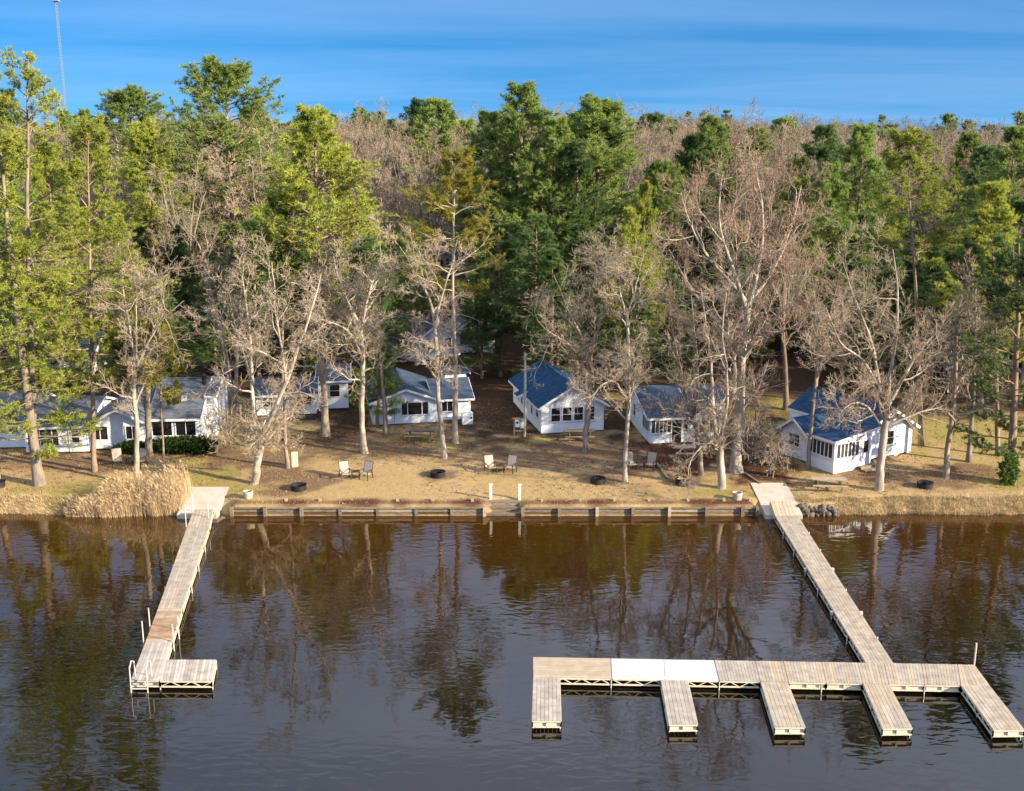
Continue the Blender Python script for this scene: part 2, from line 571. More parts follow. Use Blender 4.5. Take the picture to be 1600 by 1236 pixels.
l.new(r1.outputs['Fac'], ml.inputs[0]); l.new(pr.outputs[0], ml.inputs[1])
m2 = n.new('ShaderNodeMath'); m2.operation = 'MULTIPLY_ADD'; m2.inputs[1].default_value = 1.2
l.new(r2.outputs['Fac'], m2.inputs[0]); l.new(ml.outputs[0], m2.inputs[2])
bp = n.new('ShaderNodeBump'); bp.inputs['Strength'].default_value = 1.0; bp.inputs['Distance'].default_value = 0.016
l.new(m2.outputs[0], bp.inputs['Height'])
l.new(bp.outputs[0], bs.inputs['Normal'])
water = link('water', wme, wm)
water['kind'] = 'structure'

# ------------------------------------------------------------------ shore wall, ramps
M_TIMBER = mat('weathered_timber', (0.19, 0.15, 0.105), 0.9, var=0.45, scale=5, bump=0.5, per_object=0.18, stretch=(0.5, 3, 3))
M_TIMBER_PALE = mat('pale_timber', (0.36, 0.295, 0.21), 0.9, var=0.35, scale=6, bump=0.3, per_object=0.12, stretch=(0.5, 3, 3))
M_TIMBER_WET = mat('wet_timber', (0.085, 0.06, 0.032), 0.6, var=0.5, scale=6, per_object=0.2, stretch=(0.5, 3, 3))
M_POST = mat('white_painted_post', (0.74, 0.72, 0.68), 0.6, var=0.12, scale=4)
M_CONC = mat('concrete', (0.46, 0.40, 0.345), 0.9, var=0.14, scale=1.3, bump=0.25, bscale=30)
M_CONC2 = mat('concrete_pot', (0.44, 0.38, 0.30), 0.9, var=0.25, scale=6, bump=0.3)
M_SOIL = mat('dark_soil', (0.05, 0.035, 0.025), 1.0)

def px_x(u, y, z):
    """world x of pixel column u at depth y, height z"""
    zc = y * _c + (CAM_H - z) * _s
    return (u - 800.0) / FPX * zc

wall = thing('retaining_wall', 'low weathered timber retaining wall along the lake edge between the two docks', 'retaining wall', (0, SHORE, 0))
post_u = [362, 414, 471, 531, 590, 650, 706, 757, 817, 874, 933, 989, 1046, 1104, 1160, 1183]
px_ = [px_x(u, SHORE, 0.5) for u in post_u]
for i, x in enumerate(px_):
    hide = 471 < post_u[i] < 757
    top = 0.46 if hide else 0.60 + 0.06 * random.uniform(-1, 1)
    MB().box(x - 0.10, x + 0.10, -0.14 if not hide else -0.02, 0.06, -0.6, top).build('post', M_TIMBER if hide or random.random() < 0.5 else M_TIMBER_PALE, wall)
for i in range(len(px_) - 1):
    if post_u[i] == 757:
        continue
    a, b = px_[i], px_[i + 1]
    for k, (z0, z1) in enumerate(((-0.35, -0.02), (0.0, 0.22), (0.24, 0.46))):
        j = random.uniform(-0.02, 0.02)
        m_ = M_TIMBER_PALE if (k == 2 and post_u[i] in (531, 590, 1046)) else M_TIMBER
        if k < 2: m_ = M_TIMBER_WET if k == 0 or random.random() < 0.6 else M_TIMBER
        MB().box(a - 0.02, b + 0.02, 0.062 + j * 0.5, 0.15 + j * 0.5, z0, z1 + j).build('plank', m_, wall)
    MB().box(a - 0.01, b + 0.01, -0.02, 0.20, 0.475, 0.53).build('cap_board', M_TIMBER, wall)
for u in (447, 500, 621, 676, 738, 847, 907, 960, 1014, 1075, 1131, 1172):
    x = px_x(u, SHORE + 0.8, 0.8)
    MB().box(x - 0.085, x + 0.085, 0.72, 0.89, 0.3, 0.92 + random.uniform(-0.04, 0.04)).build('anchor_post', M_TIMBER_PALE, wall)
# steps in the gap of the wall
xs0, xs1 = px_[7] + 0.12, px_[8] - 0.12
st = thing('shore_steps', 'grey timber steps down to the water between two white posts', 'steps', ((xs0 + xs1) / 2, SHORE, 0))
w2 = (xs1 - xs0) / 2
for k, (y0, y1, z) in enumerate(((0.02, 0.42, 0.16), (0.43, 0.83, 0.42), (0.84, 1.3, 0.68))):
    MB().box(-w2, w2, y0, y1, z - 0.07, z).build('tread', M_TIMBER, st)
    MB().box(-w2, w2, y0 + 0.02, y0 + 0.07, z - 0.45, z - 0.072).build('riser', M_TIMBER, st)
for u, v, lab in ((767, 782, 'white painted post on the left of the shore steps'), (812, 783, 'white painted post on the right of the shore steps')):
    p = on_ground(u, v)
    t = thing('white_post', lab, 'post', p, group='white posts by the shore steps')
    MB().box(-0.08, 0.08, -0.08, 0.08, -0.3, 1.12).build('shaft', M_POST, t)
    MB().hexa([(-0.11, -0.11, 1.12), (0.11, -0.11, 1.12), (0.11, 0.11, 1.12), (-0.11, 0.11, 1.12)],
              [(-0.05, -0.05, 1.17), (0.05, -0.05, 1.17), (0.05, 0.05, 1.17), (-0.05, 0.05, 1.17)]).build('cap', M_POST, t)

def ramp(name, label, x0, x1, y0, y1, z0, z1, skew):
    t = thing(name, label, 'boat ramp', ((x0 + x1) / 2, y0, 0))
    w = (x1 - x0) / 2
    ym = 1.1
    MB().hexa([(-w + skew * 0.2, -0.35, -0.5), (w + skew * 0.2, -0.35, -0.5), (w + skew * 0.2, ym, -0.5), (-w + skew * 0.2, ym, -0.5)],
              [(-w + skew * 0.2, -0.35, z0), (w + skew * 0.2, -0.35, z0), (w + skew * 0.2, ym, z0 + 0.22), (-w + skew * 0.2, ym, z0 + 0.22)]).build('slab', M_CONC, t)
    L = y1 - y0
    MB().hexa([(-w, ym + 0.015, -0.3), (w, ym + 0.015, -0.3), (w + skew, L, 0.3), (-w + skew, L, 0.3)],
              [(-w, ym + 0.015, z0 + 0.26), (w, ym + 0.015, z0 + 0.26), (w + skew, L, z1), (-w + skew, L, z1)]).build('slab', M_CONC, t)
    return t

ramp('concrete_ramp', 'pale concrete ramp at the foot of the right dock', 16.25, 18.65, 66.5, 70.8, 0.30, 0.95, 0.0)
ramp('concrete_ramp', 'pale concrete pad at the foot of the left dock beside the reeds', -21.5, -18.95, 66.6, 70.0, 0.30, 0.92, -0.15)

# ------------------------------------------------------------------ docks
def board_mat(name, col, var=0.2):
    return mat(name, col, 0.85, var=var * 1.1, scale=2.2, per_object=0.10, stretch=(1, 1, 1), bump=0.15, bscale=20, spec=0.2)
M_DECK = board_mat('deck_tan', (0.355, 0.30, 0.235))
M_DECK2 = board_mat('deck_grey', (0.34, 0.305, 0.265))
M_DECK3 = board_mat('deck_buff', (0.385, 0.318, 0.235), 0.12)
M_DECK5 = board_mat('deck_pale_grey', (0.42, 0.385, 0.34))
M_DECK4 = board_mat('deck_brown', (0.30, 0.20, 0.13))
M_DECKW = mat('deck_white_vinyl', (0.50, 0.52, 0.56), 0.5, var=0.05, scale=2)
M_FRAME = mat('aluminium_frame', (0.60, 0.55, 0.42), 0.5, var=0.15, scale=5)
M_PIPE = mat('galvanised_pipe', (0.62, 0.60, 0.56), 0.4, metal=0.3)
M_FLOAT = mat('dark_underframe', (0.025, 0.023, 0.02), 0.8)
DZ = 0.46

def lerp(a, b, t):
    return a + (b - a) * t

def section(dock, a, b, c, d, n_planks, m, truss=True, under=True):
    """deck panel with corners a-b (near edge) and d-c (far edge); planks run from a-b to d-c"""
    a, b, c, d = (Vector(p) for p in (a, b, c, d))
    fr = MB()
    top, bot = Vector((0, 0, -0.055)), Vector((0, 0, -0.30))
    cen = (a + b + c + d) / 4
    A, B, C, D = (p + (cen - p) * 0.02 for p in (a, b, c, d))
    for p, q in ((A, B), (B, C), (C, D), (D, A)):
        fr.bar(p + top, q + top, 0.05, 0.06)
        fr.bar(p + bot, q + bot, 0.05, 0.06)
        L = (q - p).length
        k = max(2, int(round(L / 0.42)))
        for i in range(k):
            s0, s1 = p.lerp(q, i / k), p.lerp(q, (i + 1) / k)
            if truss and L > 1.6:
                if i % 2 == 0:
                    fr.bar(s0 + bot, s1 + top, 0.03, 0.03)
                else:
                    fr.bar(s0 + top, s1 + bot, 0.03, 0.03)
        for s0 in (p, q) if L > 1.6 else (p, q, p.lerp(q, 0.5)):
            fr.bar(s0 + bot, s0 + top, 0.05, 0.05)
        if L <= 1.6:
            fr.bar(p + (top + bot) * 0.5 + (cen - p) * 0.06, q + (top + bot) * 0.5 + (cen - q) * 0.06, 0.02, 0.22)
    k = max(2, int((d - a).length / 0.8))
    for i in range(1, k):
        fr.bar(A.lerp(D, i / k) + top * 1.4, B.lerp(C, i / k) + top * 1.4, 0.05, 0.05)
    sec = fr.build('dock_section', M_FRAME, dock)
    for i in range(n_planks):
        g = 0.035
        s0, s1 = (i + g) / n_planks, (i + 1 - g) / n_planks
        dz = Vector((0, 0, random.uniform(-0.004, 0.004)))
        p = [lerp(a, b, s0), lerp(a, b, s1), lerp(d, c, s1), lerp(d, c, s0)]
        mm = m if not isinstance(m, (list, tuple)) else random.choice(m)
        MB().hexa([q + Vector((0, 0, -0.025)) + dz for q in p], [q + Vector((0, 0, 0.012)) + dz for q in p]).build('plank', mm, sec)
    return sec

def post(dock, p, z1, z0=-1.4, r_=0.03, name='post'):
    MB().tube([(p[0], p[1], z0), (p[0], p[1], z1)], r_, 8).build(name, M_PIPE, dock)

def Dk(u, v):
    return at_z(u, v, DZ)

# right dock ----------------------------------------------------------------
rd = thing('boat_dock', 'long right dock with a cross walk and five boat fingers', 'dock', (0, 0, 0))
l0, r0 = Dk(1211, 806), Dk(1246, 805)
l1, r1 = Dk(1353, 1036), Dk(1396.5, 1037)
ramp_l, ramp_r = at_z(1203, 783, 0.95), at_z(1240, 783, 0.95)
section(rd, l0, r0, ramp_r, ramp_l, 6, M_DECK3, truss=False)
NS = 7
for i in range(NS):
    t0, t1 = i / NS + 0.002, (i + 1) / NS - 0.002
    section(rd, lerp(l0, l1, t1), lerp(r0, r1, t1), lerp(r0, r1, t0), lerp(l0, l1, t0), 8, (M_DECK, M_DECK, M_DECK2))
    if i:
        for e in (lerp(l0, l1, t0) + Vector((-0.09, 0, 0)), lerp(r0, r1, t0) + Vector((0.09, 0, 0))):
            post(rd, e, DZ - 0.05)
            if i in (3, 5): MB().box(-0.07, 0.07, -0.07, 0.07, -0.22, -0.04).build('bracket', M_PIPE, rd, loc=(e.x, e.y, DZ))
def tb(u):   # back edge of the cross walk
    return Dk(u, lerp(1027.0, 1038.8, (u - 833) / (1522 - 833.0)))
def tf(u):   # front edge
    return Dk(u, lerp(1058.0, 1070.8, (u - 833) / (1502 - 833.0)))
# left pieces: boards run lengthwise
section(rd, tf(833.5), tb(833), tb(954), tf(955.5), 9, M_DECK3)
section(rd, tf(956.5), tb(955), tb(1037), tf(1039), 5, M_DECKW)
section(rd, tf(1039.6), tb(1037.6), tb(1115), tf(1123), 5, M_DECKW)
cuts = [(1124, 1116), (1188, 1180), (1232, 1224), (1291, 1284), (1348, 1340), (1389, 1381), (1445, 1440), (1501, 1496)]
for k in range(len(cuts) - 1):
    (f0, b0), (f1, b1) = cuts[k], cuts[k + 1]
    npl = max(6, int((f1 - f0) / 4.6))
    section(rd, tf(f0 + .3), tf(f1 - .3), tb(b1 - .3), tb(b0 + .3), npl, (M_DECK, M_DECK2, M_DECK3) if k else (M_DECK2,))
fing = [((831.2, 1126), (877, 1126), (875, 1059.4), (833.3, 1058.6), M_DECK2),
        ((1045, 1132), (1090.5, 1131.5), (1075, 1063.2), (1032.5, 1062.4), M_DECK2),
        ((1210, 1136), (1258.5, 1136), (1231, 1066.2), (1188.5, 1065.4), M_DECK),
        ((1378.5, 1138), (1426, 1137.5), (1389, 1069.2), (1348.5, 1068.4), M_DECK3),
        ((1552, 1140.5), (1600.5, 1140), (1523, 1039.2), (1502, 1071.0), M_DECK)]
for q in fing:
    a, b, c, d = (Dk(*p) for p in q[:4])
    if q is fing[4]:
        e = Dk(1545.5, 1069.5)
        section(rd, Dk(1502, 1071.4), Dk(1545, 1069.0), Dk(1522.5, 1039.0), Dk(1496.5, 1038.6), 7, (M_DECK, M_DECK3))
        c, d = Dk(1545.5, 1070.0), Dk(1502.5, 1072.0)
    m1, m2 = lerp(d, a, 0.5), lerp(c, b, 0.5)
    section(rd, lerp(d, a, .502), lerp(c, b, .502), lerp(c, b, 0.006), lerp(d, a, 0.006), 7, (q[4], q[4], M_DECK2))
    section(rd, a, b, lerp(c, b, .498), lerp(d, a, .498), 7, (q[4], q[4], M_DECK2))
    for e in (lerp(a, d, 0.05), lerp(b, c, 0.05), lerp(a, d, 0.55), lerp(b, c, 0.55)):
        post(rd, e + (((a + b) / 2 - e) * 0.08), DZ - 0.06)
for u in (860, 955, 1124, 1284, 1445):
    for e in (tb(u), tf(u)):
        post(rd, e + Vector((0, 0.0, 0)), DZ - 0.06)
e = Dk(1521, 1039)
post(rd, e + Vector((0.06, 0.06, 0)), DZ + 1.05, r_=0.04, name='mooring_post')

# left dock -----------------------------------------------------------------
ld = thing('boat_dock', 'narrow left dock ending in a short platform with a swim ladder', 'dock', (0, 0, 0))
tl, tr = at_z(303, 796, 0.72), at_z(333, 796, 0.72)
a0, b0 = Dk(292.5, 823), Dk(327, 824)
section(ld, a0, b0, tr, tl, 6, M_DECK, truss=False)
a1, b1 = Dk(246.5, 952), Dk(285, 950.5)
for i in range(4):
    t0, t1 = i / 4 + 0.003, (i + 1) / 4 - 0.003
    section(ld, lerp(a0, a1, t1), lerp(b0, b1, t1), lerp(b0, b1, t0), lerp(a0, a1, t0), 8, (M_DECK2, M_DECK))
    if i:
        for e in (lerp(a0, a1, t0) + Vector((-0.08, 0, 0)), lerp(b0, b1, t0) + Vector((0.08, 0, 0))):
            post(ld, e, DZ - 0.04)
a2, b2 = Dk(227.5, 1003), Dk(268.5, 1002)
section(ld, lerp(a1, a2, .01), lerp(a2, a1, .01), lerp(b2, b1, .01), lerp(b1, b2, .01), 14, (M_DECK4, M_DECK4, M_DECK))
a3, c3 = Dk(204, 1063), Dk(255.5, 1031)
b3 = Dk(249, 1063.5)
section(ld, a3, b3, lerp(b2, b1, -.01), lerp(a2, a1, -.01), 8, (M_DECK2, M_DECK5))
section(ld, lerp(b3, a3, -.01), Dk(331.5, 1064), Dk(338, 1031), c3 + Vector((0.02, 0, 0)), 16, (M_DECK2, M_DECK5))
for e in (a3, Dk(331, 1063), Dk(337, 1032), b3, c3):
    post(ld, e + Vector((0, 0.05, 0)), DZ - 0.03)
for u, v, h in ((291, 823, 1.5), (326, 812, 1.1), (301, 797, 1.0), (224, 1001, 1.0), (234, 978, 0.95), (279, 985, 0.75), (271, 1003, 0.9)):
    e = Dk(u, v)
    post(ld, e, DZ + h, r_=0.032, name='mooring_post')
lad = MB()
q0, q1 = Dk(205, 1066), Dk(231, 1066)
for q in (q0, q1):
    lad.tube([q + Vector((0, 0.55, 0)), q + Vector((0, 0.5, 0.75)), q + Vector((0, 0.2, 0.92)), q + Vector((0, -0.08, 0.7)), q + Vector((0, -0.12, -1.2))], 0.028, 8)
for z in (-0.25, -0.55, -0.85):
    lad.bar(q0 + Vector((0, -0.12, z)), q1 + Vector((0, -0.12, z)), 0.06, 0.04)
lad.build('swim_ladder', M_PIPE, ld)

# ------------------------------------------------------------------ cabins
M_SIDE = lap_material('white_lap_siding', (0.77, 0.80, 0.85), 0.17, 'Z', 0.018, 0.08)
M_TRIM = mat('white_trim', (0.78, 0.79, 0.81), 0.5, var=0.04)
M_ROOF = lap_material('blue_grey_shingles', (0.050, 0.072, 0.11), 0.14, 'Z', 0.03, 0.30, 0.85)
M_ROOFG = lap_material('grey_shingles', (0.10, 0.115, 0.14), 0.14, 'Z', 0.03, 0.35, 0.85)
M_ROOFB = lap_material('deep_blue_shingles', (0.022, 0.060, 0.125), 0.14, 'Z', 0.03, 0.25, 0.8)
M_GLASS = mat('window_glass', (0.012, 0.014, 0.018), 0.04, spec=0.7)
M_SCREEN = mat('dark_screen', (0.03, 0.032, 0.036), 0.45, spec=0.4)
M_FOUND = mat('dark_foundation', (0.07, 0.055, 0.05), 0.95, var=0.3)
M_DOOR = mat('door_white', (0.60, 0.62, 0.66), 0.5, var=0.04)
M_DARK = mat('dark_opening', (0.02, 0.018, 0.018), 0.9)
M_KNOB = mat('door_metal', (0.15, 0.13, 0.1), 0.4, metal=0.8)
M_VENT = mat('roof_vent', (0.45, 0.47, 0.50), 0.5)
M_BROWN = lap_material('brown_siding', (0.16, 0.075, 0.055), 0.2, 'Z', 0.02, 0.2)

class House:
    def __init__(self, name, label, origin, az, cat='cabin'):
        self.t = thing(name, label, cat, origin, -az)
        self.side, self.roofm = M_SIDE, M_ROOF
    def walls(self, x0, x1, y0, y1, h, z0=0.12, gable=None, rise=0.0, name='wall', found=True):
        """gable: 'y' = ridge runs along local y (gables face front/back), 'x' = ridge along x"""
        mb = MB()
        mb.box(x0, x1, y0, y1, z0, h)
        if gable == 'y':
            xm = (x0 + x1) / 2
            mb.poly([(x0, y0, h), (x1, y0, h), (xm, y0, h + rise)])
            mb.poly([(x1, y1, h), (x0, y1, h), (xm, y1, h + rise)])
        elif gable == 'x':
            ym = (y0 + y1) / 2
            mb.poly([(x0, y1, h), (x0, y0, h), (x0, ym, h + rise)])
            mb.poly([(x1, y0, h), (x1, y1, h), (x1, ym, h + rise)])
        w = mb.build(name, self.side, self.t)
        if found:
            MB().box(x0 + 0.08, x1 - 0.08, y0 + 0.08, y1 - 0.08, -0.5, z0 - 0.005).build('foundation', M_FOUND, self.t)
        e = 0.022
        for cx, cy, sx, sy in ((x0, y0, -1, -1), (x1, y0, 1, -1), (x0, y1, -1, 1), (x1, y1, 1, 1)):
            MB().box(min(cx + sx * e, cx - sx * 0.07), max(cx + sx * e, cx - sx * 0.07),
                     min(cy + sy * e, cy - sy * 0.07), max(cy + sy * e, cy - sy * 0.07), z0 + 0.01, h - 0.02).build('corner_board', M_TRIM, self.t)
        return w
    def slope(self, pts, th=0.09, m=None, name='roof', trim=True):
        """one roof plane from four corners (eave, eave, ridge, ridge)"""
        p = [Vector(q) for q in pts]
        nrm = (p[1] - p[0]).cross(p[3] - p[0]).normalized()
        if nrm.z < 0: nrm = -nrm
        up = nrm * th
        if (p[1] - p[0]).cross(p[2] - p[0]).z < 0:
            p = [p[1], p[0], p[3], p[2]]
        r_ = MB().hexa(p, [q + up for q in p]).build(name, m or self.roofm, self.t)
        if trim:
            for i, j in ((0, 1), (1, 2), (2, 3), (3, 0)):
                a, b = p[i], p[j]
                if min(a.z, b.z) > max(q.z for q in p) - 0.02:
                    continue
                mid = (p[0] + p[1] + p[2] + p[3]) / 4
                out = ((a + b) / 2 - mid); out.z = 0
                d = (b - a).normalized()
                out = (out - d * out.dot(d)); out.z = 0
                out = out.normalized() * 0.022 if out.length > 1e-6 else Vector((0, 0, 0))
                dn = Vector((0, 0, -0.03))
                MB().bar(a + out + dn, b + out + dn, 0.04, 0.17).build('fascia', M_TRIM, self.t)
        return r_
    def gable_roof_y(self, x0, x1, y0, y1, h, rise, ox=0.35, oy=0.35, m=None):
        xm = (x0 + x1) / 2
        k = rise / ((x1 - x0) / 2)
        ze = h - k * ox
        self.slope([(x0 - ox, y1 + oy, ze), (x0 - ox, y0 - oy, ze), (xm, y0 - oy, h + rise), (xm, y1 + oy, h + rise)], m=m)
        self.slope([(x1 + ox, y0 - oy, ze), (x1 + ox, y1 + oy, ze), (xm, y1 + oy, h + rise), (xm, y0 - oy, h + rise)], m=m)
        MB().bar((xm, y0 - oy, h + rise + 0.09), (xm, y1 + oy, h + rise + 0.09), 0.22, 0.05).build('ridge_cap', m or self.roofm, self.t)
    def gable_roof_x(self, x0, x1, y0, y1, h, rise, ox=0.35, oy=0.35, m=None):
        ym = (y0 + y1) / 2
        k = rise / ((y1 - y0) / 2)
        ze = h - k * oy
        self.slope([(x0 - ox, y0 - oy, ze), (x1 + ox, y0 - oy, ze), (x1 + ox, ym, h + rise), (x0 - ox, ym, h + rise)], m=m)
        self.slope([(x1 + ox, y1 + oy, ze), (x0 - ox, y1 + oy, ze), (x0 - ox, ym, h + rise), (x1 + ox, ym, h + rise)], m=m)
        MB().bar((x0 - ox, ym, h + rise + 0.09), (x1 + ox, ym, h + rise + 0.09), 0.22, 0.05).build('ridge_cap', m or self.roofm, self.t)
    def window(self, x, y, z, w, h, face='front', cols=1, rows=2, frame=0.07, name='window', glass=None, mull=0.04):
        """x,y,z = centre of the sill line on the wall face"""
        rot = {'front': 0, 'right': math.pi / 2, 'left': -math.pi / 2, 'back': math.pi}[face]
        fr = MB()
        d0, d1 = -0.055, 0.01
        fr.box(-w / 2 - frame, w / 2 + frame, d0 - 0.02, d1, -frame - 0.01, 0)
        fr.box(-w / 2 - frame, w / 2 + frame, d0, d1, h, h + frame)
        fr.box(-w / 2 - frame, -w / 2, d0, d1, 0, h)
        fr.box(w / 2, w / 2 + frame, d0, d1, 0, h)
        for c in range(1, cols):
            cx = -w / 2 + w * c / cols
            fr.box(cx - mull / 2, cx + mull / 2, d0 + 0.006, d1, 0, h)
        for r_ in range(1, rows):
            cz = h * r_ / rows
            fr.box(-w / 2, w / 2, d0 + 0.012, d1, cz - mull / 2, cz + mull / 2)
        f = fr.build(name, M_TRIM, self.t, loc=(x, y, z), rz=rot)
        for c in range(cols):
            for r_ in range(rows):
                a0_, a1_ = -w / 2 + w * c / cols + 0.002, -w / 2 + w * (c + 1) / cols - 0.002
                c0, c1 = h * r_ / rows + 0.002, h * (r_ + 1) / rows - 0.002
                MB().box(a0_, a1_, -0.014, -0.006, c0, c1).build('pane', glass or M_GLASS, f)
        return f
    def door(self, x, y, w, h, face='front', z0=0.15, m=None, pane=True):
        rot = {'front': 0, 'right': math.pi / 2, 'left': -math.pi / 2, 'back': math.pi}[face]
        d = MB().box(-w / 2, w / 2, -0.04, 0.01, 0, h).build('door', m or M_DOOR, self.t, loc=(x, y, z0), rz=rot)
        fr = MB()
        fr.box(-w / 2 - 0.08, -w / 2 - 0.002, -0.05, 0.01, 0, h + 0.08)
        fr.box(w / 2 + 0.002, w / 2 + 0.08, -0.05, 0.01, 0, h + 0.08)
        fr.box(-w / 2, w / 2, -0.05, 0.01, h + 0.002, h + 0.08)
        fr.build('door_frame', M_TRIM, d)
        if pane:
            MB().box(-w / 2 + 0.14, w / 2 - 0.14, -0.048, -0.041, h * 0.5, h * 0.93).build('pane', M_GLASS, d)
        MB().tube([(w / 2 - 0.09, -0.09, h * 0.47), (w / 2 - 0.09, -0.03, h * 0.47)], 0.03, 8).build('handle', M_KNOB, d)
        return d

def h_origin(u, v):
    p = on_ground(u, v)
    return Vector((p.x, p.y, p.z + 0.02))

# --- cabin in the middle with the deep blue roof (gable to the lake)
hd = House('lake_cabin', 'long white cabin with deep blue gable roof and four sash windows facing the lake', h_origin(846, 680), R(-12.7))
hd.roofm = M_ROOFB
W = 5.0
hd.walls(0, W, 0, 9.8, 2.35, gable='y', rise=1.45)
hd.gable_roof_y(0, W, 0, 9.8, 2.35, 1.45)
for i in range(4):
    hd.window(1.12 + i * 0.92, 0, 1.02, 0.70, 1.05)
for y, w, z, h in ((1.3, 0.75, 1.1, 0.8), (3.1, 0.5, 0.95, 1.05), (6.6, 0.5, 0.95, 1.05), (7.8, 0.5, 0.95, 1.05)):
    hd.window(0, y, z, w, h, 'left')
MB().tube([(1.0, 3.4, 2.7), (1.0, 3.4, 3.25)], 0.06, 8).build('vent_pipe', M_VENT, hd.t)
hd.slope([(-0.9, 5.6, 2.02), (-0.9, 4.5, 2.02), (1.0, 4.5, 2.82), (1.0, 5.6, 2.82)], name='roof')

# --- cabin with the wide low gable and triple window
hc = House('lake_cabin', 'white cabin with a wide low gable and a three pane window', h_origin(583, 666.5), R(-11))
W = 5.3
hc.walls(0, W, 0, 7.5, 2.0, gable='y', rise=0.95)
hc.gable_roof_y(0, W, 0, 7.5, 2.0, 0.95, ox=0.3)
hc.walls(W + 0.02, W + 2.6, 0.5, 6.5, 1.85, gable='x', rise=0.95)
hc.slope([(W - 0.4, 0.2, 1.83), (W + 2.9, 0.2, 1.83), (W + 2.9, 3.5, 2.85), (W - 0.6, 3.5, 2.85)])
hc.slope([(W + 2.9, 6.8, 1.83), (W - 0.4, 6.8, 1.83), (W - 0.6, 3.5, 2.85), (W + 2.9, 3.5, 2.85)])
hc.walls(W + 1.4, W + 3.2, 6.55, 9.5, 2.6)
hc.slope([(W + 1.1, 6.3, 2.66), (W + 3.5, 6.3, 2.66), (W + 3.5, 9.8, 2.62), (W + 1.1, 9.8, 2.62)])
f = hc.window(3.35, 0, 0.82, 2.1, 0.98, cols=1, rows=1)
for x in (-0.58, 0.58):
    MB().box(x - 0.03, x + 0.03, -0.05, -0.016, 0, 0.98).build('mullion', M_TRIM, f)
hc.window(W + 0.95, 0.5, 0.85, 1.3, 0.9, cols=3, rows=1)
MB().tube([(1.72, -0.03, 0.15), (1.72, -0.03, 1.35)], 0.025, 6).build('conduit', M_VENT, hc.t)
p = h_origin(730, 662)
ub = thing('utility_box', 'white box standing at the right corner of the wide gable cabin', 'utility box', p, R(11))
MB().box(-0.42, 0.42, -0.3, 0.3, 0, 0.85).build('cabinet', M_TRIM, ub)
MB().box(-0.45, 0.45, -0.33, 0.33, 0.855, 0.90).build('lid', M_TRIM, ub)
MB().lathe([(0.0, 0.0), (0.09, 0.0), (0.09, 0.03), (0.0, 0.03)], 10).build('dial', M_DARK, ub, loc=(0.28, -0.302, 0.52)).rotation_euler = (math.pi / 2, 0, 0)

# --- cabin with the screened porch behind the group of bare trees
he = House('lake_cabin', 'white cabin with dark slate roof and screened porch behind the bare trees', h_origin(1015, 695.5), R(-7))
W = 6.4
he.walls(0, W, 2.4, 7.2, 2.25, gable='x', rise=1.1)
he.walls(0, 3.0, 0, 2.38, 2.05, z0=0.12, name='porch_wall')
he.walls(3.02, 5.7, 0, 2.38, 2.05, gable='y', rise=0.85)
he.gable_roof_y(3.02, 5.7, 0, 4.2, 2.05, 0.85, ox=0.25, oy=0.3)
he.slope([(-0.3, -0.3, 2.08), (3.3, -0.3, 2.08), (3.3, 4.8, 3.40), (-0.3, 4.8, 3.40)])
he.slope([(3.3, 2.1, 2.50), (W + 0.3, 2.1, 2.50), (W + 0.3, 4.8, 3.40), (3.3, 4.8, 3.40)])
he.slope([(W + 0.3, 7.5, 2.2), (-0.3, 7.5, 2.2), (-0.3, 4.8, 3.40), (W + 0.3, 4.8, 3.40)])
for x in (-0.004, W + 0.004):
    q = MB()
    q.poly([(x, 0.0 if x < 1 else 2.4, 2.04), (x, 7.2, 2.04), (x, 7.2, 2.25), (x, 4.8, 3.36), (x, 0.0 if x < 1 else 2.4, 2.12 if x < 1 else 2.55)])
    q.build('gable_wall', M_SIDE, he.t)
he.window(0.85, 0, 0.92, 1.5, 0.98, cols=5, rows=1, glass=M_SCREEN, mull=0.06)
he.door(2.05, 0, 0.72, 1.75, m=M_DARK, pane=False)
he.window(2.72, 0, 0.92, 0.34, 0.98, cols=1, rows=1, glass=M_SCREEN)
he.window(0, 1.2, 0.92, 1.9, 0.95, 'left', cols=4, rows=1, glass=M_SCREEN)
he.window(0, 5.0, 1.0, 0.6, 0.95, 'left')
he.window(4.4, 0, 0.85, 1.2, 0.95, cols=2, rows=1)
he.window(5.95, 2.4, 1.0, 0.55, 0.95)

# --- right cabin with the corner porch
hf = House('lake_cabin', 'white corner cabin with deep blue roof and a glazed porch at the right ramp', h_origin(1301.5, 742), R(-29.3))
hf.roofm = M_ROOFB
hf.walls(0, 3.55, 0, 2.6, 2.42, z0=0.05, name='porch_wall')
hf.walls(0, 3.55, 2.62, 5.15, 2.35, z0=0.25, gable='x', rise=0.85)
hf.walls(3.57, 8.4, 0.65, 8.2, 2.45, z0=0.35, gable='y', rise=1.45)
k = 1.45 / 2.415
